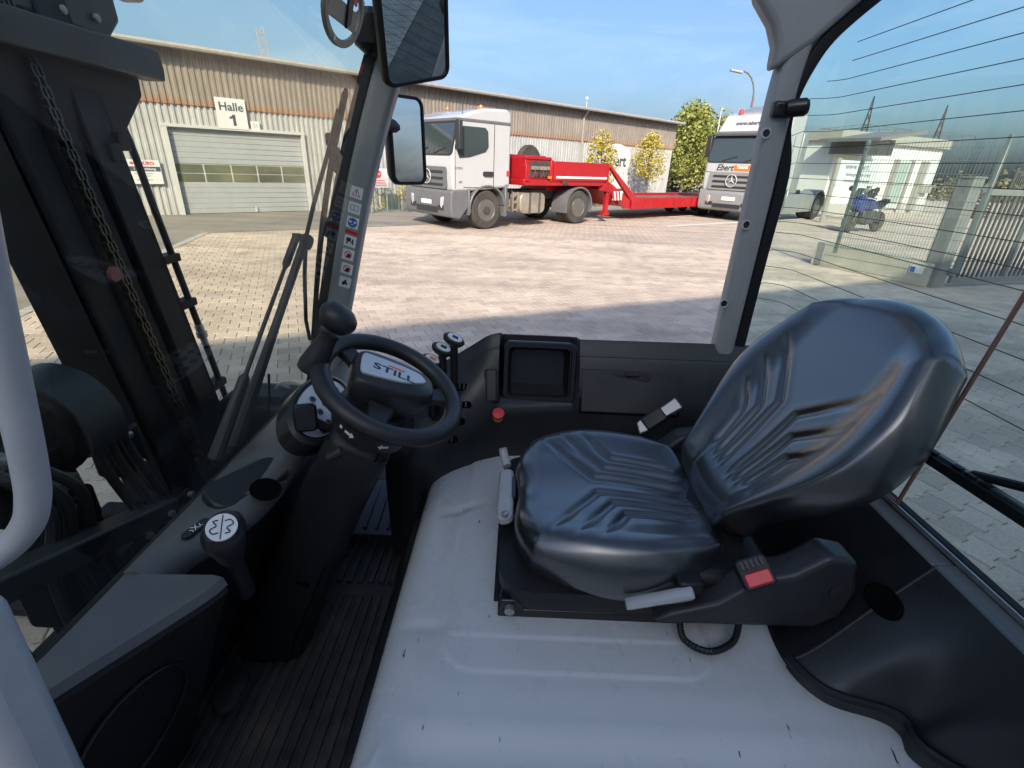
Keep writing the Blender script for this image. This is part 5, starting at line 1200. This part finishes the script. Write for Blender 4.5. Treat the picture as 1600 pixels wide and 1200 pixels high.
for i, (hu, hv, bu, bv) in enumerate(((709, 531, 706, 640), (691, 546, 690, 646), (674, 564, 676, 650))):
    h = at(hu, hv, Y=1.335); f0 = at(bu, bv, Y=1.325)
    b = MB(); b.tube([f0, lerp(f0, h, .5) + V(.004, 0, 0), h - V(0, 0, .012)], [.0145, .012, .012], 10); lv = fk('hydraulic_lever', b, 'black')
    R = frame((.35, -.62, .72), (.9, .1, -.55))
    b = MB(); b.lathe([(0, -.024), (.018, -.020), (.027, -.008), (.029, .004), (.024, .012), (.012, .016), (0, .0165)], h, R, 26, sx=1.15, sy=.66); hd3 = fk('lever_head', b, 'console', lv)
    b = MB(); b.lathe([(.020, .012), (.0195, .0168), (.0, .0175)], h, R, 26, sx=1.12, sy=.6); dc2 = fk('symbol_insert', b, 'offwhite', hd3)
    b = MB(); b.prism(rrect(.018, .008, .002), h, R, .017, .0182); fk('symbol', b, 'orange' if i == 2 else 'ink', dc2)
b = MB(); b.box(at(694, 628, Y=1.36), (.085, .07, .13), Matrix.Rotation(rad(-8), 3, 'Y')); fk('lever_boot', b, 'ink', con, bevel=.012)

# ---- rear panel, sill, rear window -------------------------------
top = [(.80, 1.46, 1.10), (.80, 1.05, 1.10), (.80, .70, 1.10), (.80, .45, 1.095), (.80, .30, 1.08)]
bots = [at(u, v, Z=.878) for u, v in ((1192, 880), (1203, 962), (1238, 1032), (1298, 1086), (1384, 1113), (1420, 1133), (1462, 1184))]
bl_ = [(p.x, p.y) for p in bots]
bb = spline([(.62, 1.46), (.60, 1.10)] + bl_ + [(.86, .40), (.92, .30)], 60)
tt = [(.795, lerp(1.46, .69, i / 24) if i <= 24 else lerp(.69, .28, (i - 24) / 36), 1.10) for i in range(61)]
def rp(i, v):
    x0, y0 = bb[i]; x1, y1, z1 = tt[i]
    c = math.sin(math.pi * v) * .012
    return V(lerp(x0, x1, v ** .8) - c, lerp(y0, y1, v ** 1.2), lerp(.878, z1, v ** 1.15) + c)
SPL = 24
for rng_, nm in ((range(0, SPL + 1), 'rear_panel'), (range(SPL, 61), 'rear_cover')):
    L_ = list(rng_); off = V(0, 0, 0) if nm == 'rear_panel' else V(-.004, 0, .004)
    b = MB(); b.loft([[rp(i, 0) + V(-.006, 0, -.035) + off] + [rp(i, k / 14) + off for k in range(15)] for i in L_], caps=False, closed=False)
    o = fk(nm, b, M['black'] if nm == 'rear_panel' else M['console'], angle=60, fix=False)
    if nm == 'rear_cover':
        cov = o
        b = MB(); b.tube([rp(i, 0) + V(-.006, 0, .006) + off for i in L_], .009, 8); fk('piping', b, 'black', o)
        b = MB(); b.tube([rp(SPL, k / 20) + off for k in range(21)], .003, 6); fk('edge_line', b, 'ink', o)
_, ri, rv = min((math.hypot(project(rp(i, k / 40))[0] - 1384, project(rp(i, k / 40))[1] - 942), i, k / 40) for i in range(20, 50) for k in range(4, 38))
c = rp(ri, rv) + V(-.004, 0, .004); fn = (rp(ri + 2, rv) - rp(ri - 2, rv)).cross(rp(ri, rv + .05) - rp(ri, rv - .05)).normalized(); fn = fn if fn.z > 0 else -fn
b = MB(); b.lathe([(.034, -.012), (.034, .004), (.030, .007), (.026, .004), (0, .003)], c, frame(fn, (0, 1, 0)), 28, sx=1.15, sy=.75); fk('finger_recess', b, 'hole_shade', cov)
b = MB(); b.loft([[V(.79, y, 1.088), V(.797, y, 1.103), V(.835, y, 1.105), V(.845, y, 1.095), V(.845, y, .95), V(.79, y, .95)] for y in (1.52, .70)]); fk('window_sill', b, 'dash', bevel=.004)
b = MB(); b.loft([[V(.787, y, 1.088), V(.794, y, 1.105), V(.835, y, 1.107), V(.845, y, 1.095), V(.845, y, .95), V(.787, y, .95)] for y in (.697, .28)]); fk('window_sill', b, 'dash', bevel=.004)
RX = .852
b = MB(); b.box((RX - .004, .93, 1.108), (.022, 1.24, .022)); rs = fk('window_seal', b, 'rubber', bevel=.005)
b = MB(); b.box((RX - .0165, .93, 1.113), (.004, 1.24, .010)); fk('chrome_strip', b, 'steel', rs)
GPATH = [(.770, 1.580), (.800, 1.574), (.826, 1.562), (.843, 1.543), (RX, 1.515), (RX, 1.0), (RX, .28)]
b = MB(); b.grid(len(GPATH) - 1, 1, lambda u, v: V(*GPATH[int(round(u * (len(GPATH) - 1)))], lerp(1.11, 2.20, v)))
rw = fk('rear_window', b, 'rearglass', fix=False, angle=80, label='tinted rear window with heating wires')
for k in range(17):
    z = 2.07 - k * .0407 if k < 12 else 1.59 - (k - 12) * .052
    cut = 0 if z < 1.95 else 2 if z < 2.02 else 4
    pts = [V(x - .003, y, z) for x, y in GPATH[::-1]][:7 - cut]
    if cut == 0: pts[-1].z += (-.014 if k % 2 else .006)
    b = MB(); b.tube(pts, .0010, 4); fk('heating_wire', b, 'wire', rw)
q0, q1, q2 = at(1352, 743, X=RX - .012), at(1402, 786, X=RX - .012), at(1600, 462, X=RX - .012); q3 = q2 + (q2 - q1) * .5
b = MB(); b.tube([q0, lerp(q0, q1, .9), q1, lerp(q1, q2, .04), q2, q3], .0042, 8); fk('busbar', b, 'copper', rw)
w0, w1 = at(1402, 684, X=RX + .03), at(1680, 862, X=RX + .03)
b = MB(); b.bar(w0, w1, .016, .020); wp = fk('rear_wiper', b, 'rubber')
b = MB(); dW = (w1 - w0); b.bar(w0 + dW * .02 + V(.01, 0, .012), w0 + dW * .75 + V(.012, 0, .010), .012, .008); fk('wiper_carrier', b, M['dash'], wp)
for k in (.22, .38, .46, .54):
    b = MB(); b.bar(w0 + dW * k + V(.004, 0, .012), w0 + dW * (k + .05) + V(.004, 0, .012), .010, .010); fk('wiper_claw', b, 'rubber', wp)
b = MB(); b.tube([lerp(w0, w1, .45) + V(.02, 0, .01), lerp(w0, w1, 1.0) + V(.02, -.1, .12)], .009, 8); fk('wiper_arm', b, 'rubber', wp)

# ---- pillars, roof -------------------------------------------------
def sweep(pts, hx, hy, r, n=4, ytwist=0):
    secs = []
    for i, p in enumerate(pts):
        p = Vector(p); d = (Vector(pts[min(i + 1, len(pts) - 1)]) - Vector(pts[max(i - 1, 0)])).normalized(); R = frame(d, (1, 0, 0))
        secs.append([p + R @ V(x, y, 0) for x, y in rrect(2 * hx, 2 * hy, r, n)])
    b = MB(); b.loft(secs); return b
APY = 1.556
ap = spline([(-.665, APY, .98), (-.578, APY, 1.30), (-.470, APY, 1.69), (-.362, APY, 1.99), (-.245, APY, 2.24)], 24)
pa = fk('front_pillar', sweep(ap, .036, .034, .018), 'pillar', angle=50, label='grey front pillar with warning stickers')
b = sweep([(x - .052 - (.008 if z > 1.5 else 0), y + .004, z) for x, y, z in ap], .016, .022, .006); fk('pillar_seal', b, 'rubber', pa, angle=50)
pd_ = (Vector(ap[14]) - Vector(ap[6])).normalized(); Rs = Matrix((pd_.cross(V(0, -1, 0)) * 1, pd_, V(0, -1, 0))).transposed()
if Rs.col[0].x < 0: Rs = Matrix((-Rs.col[0], Rs.col[1], Rs.col[2])).transposed()
sy = APY - .034
kinds = ['tri', 'book', 'blue', 'red', 'pict', 'no', 'no', 'man']
cen = [(557, 301), (554, 325), (551, 348), (549, 363), (547, 377), (544, 398), (542, 420), (539, 441)]
for kd, (u, v) in zip(kinds, cen):
    c = at(u, v, Y=sy); hh = .010 if kd == 'red' else .033
    b = MB(); b.box(c, (.036, hh, .0014), Rs); s_ = fk('warning_sticker', b, 'red' if kd == 'red' else 'white', pa)
    def pr(poly, m, d=.0008, e=.0012):
        bb_ = MB(); bb_.prism([(x * .001, y * .001) for x, y in poly], c, Rs, d, e); fk('pictogram', bb_, m, s_)
    if kd == 'tri':
        b = MB(); b.ring([(0, .012), (-.013, -.010), (.013, -.010)], [(0, .0085), (-.010, -.0083), (.010, -.0083)], c, Rs, .0006, .0012); fk('pictogram', b, 'inkred', s_); pr([(-.8, -6), (.8, -6), (1.2, 5), (-1.2, 5)], 'ink')
    if kd == 'book':
        b = MB(); b.ring([(-.012, -.008), (.012, -.008), (.012, .008), (-.012, .008)], [(-.0108, -.0068), (.0108, -.0068), (.0108, .0068), (-.0108, .0068)], c, Rs, .0006, .0012); fk('pictogram', b, 'ink', s_); pr([(-.6, -8), (.6, -8), (.6, 7), (-.6, 7)], 'ink')
    if kd == 'blue':
        pr([(14 * math.cos(a), 14 * math.sin(a)) for a in [i * math.pi / 12 for i in range(24)]], 'inkblue'); pr([(-11, -1), (-3, -1), (-3, 5), (-11, 5)], 'white', .0012, .0015); pr([(3, -1), (11, -1), (11, 5), (3, 5)], 'white', .0012, .0015); pr([(-6, -9), (-2, -6), (2, -6), (6, -9), (2, -4), (-2, -4)], 'white', .0012, .0015)
    if kd == 'pict':
        pr([(-12, 10), (2, 10), (2, -2), (-12, -2)], 'ink'); pr([(-12, -9), (-6, -9), (-6, -4), (-12, -4)], 'ink'); pr([(6, 8), (9, 8), (12, -8), (8, -8), (7, 0), (4, -8), (3, -6)], 'ink')
    if kd == 'no':
        pr([(-6, -10), (8, -10), (8, 2), (2, 6), (-3, 0)], 'ink')
        b = MB(); b.ring([(.011 * math.cos(a), .001 + .011 * math.sin(a)) for a in [i * math.pi / 10 for i in range(20)]], [(.009 * math.cos(a), .001 + .009 * math.sin(a)) for a in [i * math.pi / 10 for i in range(20)]], c, Rs, .0008, .0016); b.bar(c + Rs @ V(-.008, .009, .0014), c + Rs @ V(.008, -.007, .0014), .0018, .0004, Rs.col[2]); fk('pictogram', b, 'inkred', s_)
    if kd == 'man':
        pr([(-8, -9), (-2, -10), (2, -4), (7, -9), (9, -2), (3, 4), (4, 9), (-1, 9), (-4, 3), (-9, 0)], 'ink')
c = at(518, 355, Y=APY); b = MB(); b.prism(rrect(.036, .06, .012), c, XZ, -.02, .03); fk('hinge', b, 'black', pa, bevel=.008)
c = at(527, 240, Y=APY)
for k in range(3): b = MB(); b.prism(rrect(.022, .036, .008), c + V(-.010 * k * .7, 0, -.035 + .035 * k), XZ, -.02, .02); fk('clip', b, 'black', pa, bevel=.005)
# rear pillar
BPY = 1.555
bp_ = [(.699, BPY, 1.12), (.701, BPY, 1.4), (.703, BPY, 1.7), (.702, BPY, 1.90), (.712, BPY, 2.05), (.75, BPY, 2.22)]
pb = fk('rear_pillar', sweep(spline(bp_, 24), .033, .034, .022), M['pillar'], angle=50, label='light grey rear pillar with countersunk bolts')
b = sweep(spline([V(.752, BPY + .006, 1.12), V(.754, BPY + .006, 1.5), V(.758, BPY + .006, 1.75)] + [at(u, v, Y=BPY + .004) for u, v in ((1222, 200), (1236, 150), (1262, 100), (1291, 60), (1334, 20), (1390, -25))], 36), .017, .024, .006); fk('pillar_seal', b, 'rubber', pb, angle=50)
gus = [at(u, v, Y=1.52) for u, v in ((1178, -45), (1186, 0), (1207, 38), (1214, 72), (1206, 112), (1238, 92), (1270, 70), (1303, 40), (1345, 4), (1400, -45))]
b = MB(); b.prism([(p.x, p.z) for p in gus], (0, 1.545, 0), XZ, -.03, .03); fk('roof_corner', b, 'pillar', pb, bevel=.018, seg=3)
for u, v in ((1197, 208), (1166, 351), (1131, 474)):
    c = at(u, v, Y=BPY - .034); b = MB(); b.ring([(.014 * math.cos(a), .014 * math.sin(a)) for a in [i * math.pi / 10 for i in range(20)]], [(.010 * math.cos(a), .010 * math.sin(a)) for a in [i * math.pi / 10 for i in range(20)]], c, XZ, -.002, .003); bt = fk('bolt_washer', b, 'grab', pb)
    b = MB(); b.lathe([(.0102, -.001), (.0095, .0012), (.004, .0005)], c, XZ, 16); fk('bolt_head', b, 'ink', bt)
c = at(1228, 170, Y=1.50); b = MB(); b.box(c + V(.0, .02, 0), (.055, .03, .040)); lk_ = fk('door_catch', b, 'console', pb, bevel=.008)
b = MB(); b.lathe([(.020, -.03), (.022, -.01), (.022, .014), (.016, .022), (.008, .024)], at(1249, 168, Y=1.49), frame((1, -.35, .1)), 24); fk('catch_bumper', b, 'blackgloss', lk_)
# roof frame above the view
b = MB(); b.bar((-.26, 1.56, 2.27), (.85, 1.56, 2.27), .07); b.bar((-.26, .40, 2.27), (.85, .40, 2.27), .07); b.bar((-.26, .40, 2.27), (-.26, 1.56, 2.27), .07); b.bar((.85, .40, 2.27), (.85, 1.56, 2.27), .07)
for x in (.0, .25, .5): b.bar((x, .40, 2.29), (x, 1.56, 2.29), .03)
fk('overhead_guard', b, 'pillar', bevel=.012)
fk('near_rear_pillar', sweep([(.735, .36, 1.0), (.74, .36, 1.6), (.76, .38, 2.26)], .044, .034, .022), 'pillar')
na = spline([(-.72, .365, .95), (-.62, .365, 1.25), (-.52, .37, 1.6), (-.40, .38, 1.95), (-.26, .40, 2.26)], 14)
# near grab rail and door frame foot
gr_ = [at(u, v, Y=.43) for u, v in ((-95, 60), (-57, 245), (-31, 375), (-6, 490), (20, 605), (45, 722), (52, 780), (42, 822), (5, 862), (-60, 900), (-120, 930))]
b = MB(); b.tube(spline(gr_, 60), .0155, 18); fk('grab_rail', b, 'grab', angle=80, label='silver grey grab rail at the entrance')
f0, f1 = at(-55, 1010, Y=.37), at(95, 1310, Y=.33)
b = MB(); b.bar(f0 + V(0, 0, .06), f1, .085, .07, (0, 1, 0)); fk('door_frame_foot', b, 'grab', bevel=.02, seg=3)

# ---- windscreen -------------------------------------------------
z0, z1 = 1.035, 2.24
b = MB(); b.grid(1, 12, lambda u, v: V(wsx(lerp(z0, z1, v)) - .012 * math.sin(math.pi * v), lerp(.41, 1.525, u), lerp(z0, z1, v)))
wsn = fk('windscreen', b, 'glass', angle=80, fix=False, label='tinted windscreen with a dusty film')
b = MB(); b.box((wsx(1.035) - .003, .97, 1.03), (.018, 1.12, .022)); fk('windscreen_seal', b, 'rubber', wsn, bevel=.004)
def onws(u, v, off=.0):
    r = ray(u, v); k = .34; t = (-.69 - off + k * (CAMH - 1.05)) / (r.x - k * r.z); return V(0, 0, CAMH) + r * t
wa = [onws(*p, .045) for p in ((541, 138), (524, 220), (508, 320), (497, 420), (489, 540))]
b = MB(); b.tube(spline(wa, 24), [.004] + [.0085] * 23 + [.006], 8); wi = fk('windscreen_wiper', b, 'rubber')
b = MB(); b.tube([onws(*p, .06) for p in ((529, 170), (512, 240), (490, 320), (478, 372), (476, 430), (478, 500), (484, 530))], .006, 8); fk('blade_carrier', b, 'mast_lit', wi)
p0_, p1_ = onws(476, 376, .055), onws(360, 716, .05)
b = MB(); b.tube([p0_, lerp(p0_, p1_, .35), lerp(p0_, p1_, .6), p1_], [.011, .011, .014, .022], 10); fk('wiper_arm', b, 'mast_lit', wi)
p2_, p3_ = onws(462, 372, .055), onws(336, 716, .05)
b = MB(); b.tube([p2_, lerp(p2_, p3_, .12), lerp(p2_, p3_, .14), lerp(p2_, p3_, .62), lerp(p2_, p3_, .64), p3_], [.010, .010, .005, .006, .014, .018], 10); fk('guide_rod', b, 'mast_lit', wi)
b = MB(); b.lathe([(.018, -.014), (.022, -.006), (.022, .008), (.012, .014)], onws(478, 378, .055), frame((-1, 0, .34)), 16); b.bar(onws(462, 368, .058), onws(484, 374, .058), .018, .012); fk('wiper_joint', b, 'mast_lit', wi)
b = MB(); b.box(onws(360, 712, .05), (.06, .10, .06)); fk('wiper_motor', b, 'mast', wi, bevel=.012)
b = MB(); b.tube([onws(420, 585, .06), onws(421, 630, .06), onws(412, 680, .05)], .004, 6); fk('washer_hose', b, 'hose', wi)
# oval holder hanging at the top of the windscreen
wnn = V(-1, 0, .34).normalized(); Rw = frame(V(1, 0, -.34), (0, 1, 0)); oc = onws(538, 12, -.012)
ov = [(.105 * math.cos(a), .066 * math.sin(a)) for a in [i * math.pi / 18 for i in range(36)]]; ov2 = [(.090 * math.cos(a), .052 * math.sin(a)) for a in [i * math.pi / 18 for i in range(36)]]
b = MB(); b.ring(ov, ov2, oc, Rw, -.004, .004); b.box(oc + Rw @ V(-.005, -.010, 0), (.16, .035, .006), Rw); hol = fk('sticker_holder', b, mat('beige_plate', (.33, .28, .21), .55), wsn, bevel=.002)
b = MB(); b.prism([(.02, .04), (.05, .05), (.045, .015), (.018, .02)], oc, Rw, .003, .007); fk('red_field', b, 'red', hol)
b = MB(); b.prism([(-.02, .075), (.012, .075), (.03, -.02), (.012, -.03)], oc, Rw, .003, .008); fk('dark_bar', b, 'ink', hol)
for x, y in ((-.035, -.056), (.082, .030)):
    b = MB(); b.lathe([(.004, 0), (.004, .003)], oc + Rw @ V(x, y, .004), Rw, 10); fk('rivet', b, 'white', hol)

# ---- outside mirrors ---------------------------------------------------
def mirror(cpx, Y, w, h, nrm, label, lean):
    c = at(*cpx, Y=Y); R = frame(nrm, (1, 0, 0)); R = R @ Matrix.Rotation(rad(lean), 3, 'Z'); 
    b = MB(); secs = []
    for d, s in ((-.040, .72), (-.030, .90), (-.010, 1.0), (.008, 1.0), (.012, .985)): secs.append([c + R @ V(x * s, y * s, d) for x, y in rrect(w, h, .028)])
    secs.append([c + R @ V(x, y, .012) for x, y in rrect(w - .018, h - .018, .022)]); secs.append([c + R @ V(x, y, .006) for x, y in rrect(w - .022, h - .022, .020)])
    b.loft(secs); o = fk('mirror', b, 'black', angle=40, label=label)
    b = MB(); b.prism(rrect(w - .02, h - .02, .020), c, R, .0055, .0075); fk('mirror_glass', b, 'mirror', o); return o, c, R
def aim(cpx, Y, tgt):
    """mirror normal that sends the view from the cab entrance towards tgt"""
    c = at(*cpx, Y=Y); a = (V(0, 0, CAMH) - c).normalized(); t = (V(*tgt) - c).normalized(); return (a + t).normalized()
m1, c1_, R1 = mirror((644, 2), 1.44, .205, .345, aim((644, 2), 1.44, (14, 0.5, -1.0)), 'upper mirror beside the front pillar reflecting the yard', -3)
m2, c2_, R2 = mirror((635, 221), 1.76, .140, .262, aim((635, 221), 1.76, (16, 1.5, 3.0)), 'lower outside mirror reflecting sky and fence', 2)
b = MB(); b.tube([Vector(ap[19]) + V(-.01, -.02, 0), at(581, 40, Y=1.49), c1_ + V(-.03, .03, -.02)], .022, 12); b.lathe([(.02, -.05), (.045, -.03), (.045, .03), (.02, .05)], at(581, 50, Y=1.50), frame((0, 0, 1)), 20); fk('mirror_arm', b, 'black', m1)
b = MB(); b.tube([at(588, 190, Y=1.60), at(598, 192, Y=1.68), c2_ + V(-.02, .03, .03)], .024, 12); fk('mirror_arm', b, 'black', m2)

# ---- mast -------------------------------------------------------------
def mp_(x, y, z): return V(-1.068 - .14 * (z - .83) + x, y, z)
ms = None
def mbeam(b, x0, x1, y0, y1, z0=.08, z1=2.3):
    b.loft([[mp_(x0, y0, z), mp_(x1, y0, z), mp_(x1, y1, z), mp_(x0, y1, z)] for z in (z0, z1)])
first_ = True
b = MB(); mbeam(b, -.17, -.02, .32, 1.68, .10, .22); mbeam(b, -.24, -.17, .35, 1.65, .35, .50); mast = fk('mast', b, 'mast', label='black lift mast with chains and hydraulic hoses')
for sg in (1, -1):
    Yf = (lambda y: y) if sg > 0 else (lambda y: 2.0 - y)
    for nm, spec in (('outer_rail', ((-.20, .0, 1.575, 1.60), (-.02, .0, 1.49, 1.60), (-.20, -.18, 1.49, 1.60))), ('inner_rail', ((-.19, -.02, 1.455, 1.475), (-.035, -.015, 1.37, 1.475), (-.19, -.17, 1.37, 1.475))), ('inner_web', ((-.17, -.01, 1.262, 1.285), (-.03, -.01, 1.262, 1.36)))):
        b = MB()
        for x0, x1, y0, y1 in spec: mbeam(b, x0, x1, Yf(y0), Yf(y1))
        fk(nm, b, 'mast', mast, bevel=.005, seg=1)
    # leaf chain, link by link
    b = MB(); z = .35; k = 0
    while z < 2.3:
        for q in ((-.008, .008) if k % 2 else (-.013, 0, .013)):
            b.loft([[mp_(.006 - .009, Yf(1.395) + q - .0028, zz), mp_(.006 + .009, Yf(1.395) + q - .0028, zz), mp_(.006 + .009, Yf(1.395) + q + .0028, zz), mp_(.006 - .009, Yf(1.395) + q + .0028, zz)] for zz in (z, z + .027)])
        p = mp_(.006, Yf(1.395), z + .003); b.tube([p - V(0, .019, 0), p + V(0, .019, 0)], .0045, 6)
        z += .0235; k += 1
    fk('lift_chain', b, 'chain', mast, angle=30)
    b = MB(); b.tube([mp_(-.10, Yf(1.655), .1), mp_(-.10, Yf(1.655), 2.2)], .037, 20); cy = fk('lift_cylinder', b, 'mast_lit', mast)
    b = MB(); hp = [mp_(-.08, Yf(1.745), z) for z in (.45, .8, 1.1, 1.3, 1.55, 1.8)] + [mp_(-.10, Yf(1.72), 2.1), mp_(-.14, Yf(1.66), 2.28)]
    b.tube(spline(hp, 40), .0115, 10); ho = fk('hydraulic_hose', b, 'hose', mast)
    for z in (.92, 1.24, 1.40):
        b = MB(); b.box(mp_(-.085, Yf(1.705), z), (.05, .11, .028)); b.lathe([(.008, 0), (.008, .02)], mp_(-.085, Yf(1.705) + sg * .055, z), frame((0, sg, 0)), 8); fk('hose_clamp', b, 'mast', mast, bevel=.004)
    b = MB(); b.lathe([(.0125, -.05), (.0125, -.02), (.019, -.018), (.019, .004), (.015, .006), (.015, .03), (.0125, .032)], mp_(-.08, Yf(1.745), 1.12), frame((-.14, 0, 1)), 12); fk('hose_fitting', b, 'steel', mast)
# top cross member with gusset plates
b = MB(); b.prism([(.25, 2.02), (.25, 1.955), (1.795, 1.945), (1.80, 1.98), (1.79, 2.03)], (-1.195, 0, 0), YZ, -.02, .05); fk('cross_member', b, 'mast_lit', mast, bevel=.006)
for sg in (1, -1):
    g = [(1.245, 1.97), (1.775, 1.948), (1.77, 1.90), (1.64, 1.775), (1.50, 1.755), (1.47, 1.70), (1.44, 1.76), (1.245, 1.80)]
    g = g if sg > 0 else [(2 - y, z) for y, z in g][::-1]
    b = MB(); b.prism(g, (-1.235, 0, 0), YZ, -.02, .018); fk('gusset_plate', b, 'mast', mast, bevel=.004)
    for y, z in ((1.60, 1.765), (1.56, 1.735)):
        b = MB(); b.box((-1.21, y if sg > 0 else 2 - y, z), (.05, .045, .05)); fk('stop_block', b, 'mast', mast, bevel=.004)
b = MB(); b.prism([(1.41, 2.05), (1.74, 2.045), (1.80, 2.10), (1.79, 2.3), (1.41, 2.3)], (-1.30, 0, 0), YZ, -.05, .05); up = fk('top_carriage', b, 'mast_lit', mast, bevel=.01)
for u, v in ((97, 15), (150, 28)):
    p = at(u, v, X=-1.245); b = MB(); b.lathe([(.011, 0), (.011, .006), (.005, .009)], p, YZ, 12); fk('bolt', b, 'lever', up)
b = MB(); b.box(at(196, 0, X=-1.32) + V(0, 0, .03), (.08, .09, .06)); fk('work_light', b, 'lever', mast, bevel=.015)
# centre cylinder with chain pulley and hose guard
b = MB(); b.tube([mp_(-.08, 1.0, .15), mp_(-.08, 1.0, 1.02)], .062, 24); b.tube([mp_(-.08, 1.0, 1.02), mp_(-.08, 1.0, 1.06)], .07, 24); fk('centre_cylinder', b, 'mast', mast)
pc2 = mp_(-.06, 1.06, 1.10); RY2 = frame((0, 1, 0), (1, 0, 0))
b = MB(); b.lathe([(.03, -.05), (.10, -.05), (.12, -.03), (.10, 0), (.12, .03), (.10, .05), (.03, .05)], pc2, RY2, 36); pu = fk('chain_pulley', b, 'mast', mast)
b = MB(); secs = []
for i in range(21):
    a = rad(lerp(-20, 200, i / 20)); d = V(math.cos(a), 0, math.sin(a)); secs.append([pc2 + d * .142 + V(0, -.055, 0), pc2 + d * .142 + V(0, .060, 0), pc2 + d * .148 + V(0, .060, 0), pc2 + d * .148 + V(0, -.055, 0)])
b.loft(secs); fk('pulley_guard', b, 'mast_lit', mast, angle=50)
for k in range(3):
    y = 1.03 + k * .045; b = MB()
    pts = [pc2 + V(math.cos(rad(a)) * .128, y - 1.06, math.sin(rad(a)) * .128) for a in (170, 140, 110, 80, 50, 20)] + [pc2 + V(.12, y - 1.06 + .01, -.10), mp_(.07, y + .02, .82), mp_(.06, y + .06, .65), mp_(.05, y + .10, .40)]
    b.tube(spline(pts, 50), .0125, 10); fk('hydraulic_hose', b, 'hose', mast)
b = MB(); b.box(mp_(.075, 1.10, .80), (.045, .20, .035)); cl_ = fk('hose_clamp', b, 'mast', mast, bevel=.005)
for y in (1.01, 1.10, 1.19):
    b = MB(); b.lathe([(.010, 0), (.010, .012), (.005, .015)], mp_(.10, y, .80), YZ, 8); fk('clamp_bolt', b, 'steel', cl_)
b = MB(); b.box(mp_(.02, .95, 1.01), (.05, .05, .025)); b.lathe([(.012, 0), (.012, .03)], mp_(.01, .90, 1.0), I3, 8); fk('hose_union', b, 'steel', mast)
for y in (.90, .94):
    b = MB(); z = .30
    while z < 1.02: b.tube([mp_(.0, y - .008, z), mp_(.0, y + .008, z)], .008, 6); b.box(mp_(.0, y, z + .012), (.012, .010, .024)); z += .026
    fk('free_lift_chain', b, 'chain', mast)
b = MB()
for y, z, sy_, sz_ in ((.86, 1.06, .10, .16), (.93, .92, .16, .10), (1.16, .97, .09, .14), (1.02, .72, .30, .05), (.84, .80, .08, .22)): b.box(mp_(-.02, y, z), (.09, sy_, sz_))
fk('carriage_block', b, 'mast', mast, bevel=.012)
for y, z in ((.83, 1.10), (.90, 1.10), (.93, .95), (1.16, 1.02), (1.16, .93)):
    b = MB(); b.lathe([(.011, 0), (.011, .012), (.006, .016)], mp_(.026, y, z), YZ, 6); fk('bolt', b, 'steel', mast)
for k in range(3):
    b = MB(); pts = [mp_(.05, .80 + k * .035, 1.16 - k * .02), mp_(.09, .84 + k * .04, 1.02), mp_(.06, .80 + k * .06, .86), mp_(.05, .78 + k * .08, .62), mp_(.04, .80 + k * .08, .35)]
    b.tube(spline(pts, 30), .013, 10); fk('hydraulic_hose', b, 'hose', mast)
    b = MB(); b.lathe([(.015, -.02), (.018, -.015), (.018, .015), (.014, .02)], pts[0], frame((.3, .2, 1)), 6); fk('hose_nut', b, 'steel', mast)
a0, a1 = at(92, 872, X=-.98), at(262, 792, X=-1.0)
b = MB(); b.bar(a0 + (a0 - a1) * .5, a1, .07, .06); fk('lower_cross_bar', b, 'mast_lit', mast, bevel=.008)
b = MB(); mbeam(b, -.12, .0, .86, .92, .1, .85); mbeam(b, -.14, -.02, 1.10, 1.17, .1, .78); fk('tilt_bracket', b, 'mast', mast, bevel=.008)
b = MB(); b.lathe([(.02, -.004), (.02, .006)], at(178, 428, X=-1.12), YZ, 16); fk('red_plug', b, mat('faded_red', (.20, .03, .025), .5), mast)
for y in (.62, 1.38):
    b = MB(); b.box((-1.75, y, .09), (1.15, .12, .045)); b.box((-1.20, y, .30), (.05, .12, .46)); fk('fork_tine', b, 'mast', mast, bevel=.008)
for x, y in ((-.72, .30), (-.72, 1.70), (.80, .34), (.80, 1.66)):
    Rw2 = frame((0, 1 if y > 1 else -1, 0), (1, 0, 0)); b = MB(); b.lathe([(.17, -.10), (.29, -.10), (.315, -.06), (.315, .06), (.29, .10), (.17, .10), (.10, .06), (0, .06)], (x, y, .315), Rw2, 36); fk('wheel', b, 'tyre', bevel=0)
b = MB(); b.box((1.12, 1.0, .43), (.34, 1.12, .52)); fk('counterweight', b, 'mast', bevel=.08, seg=3)
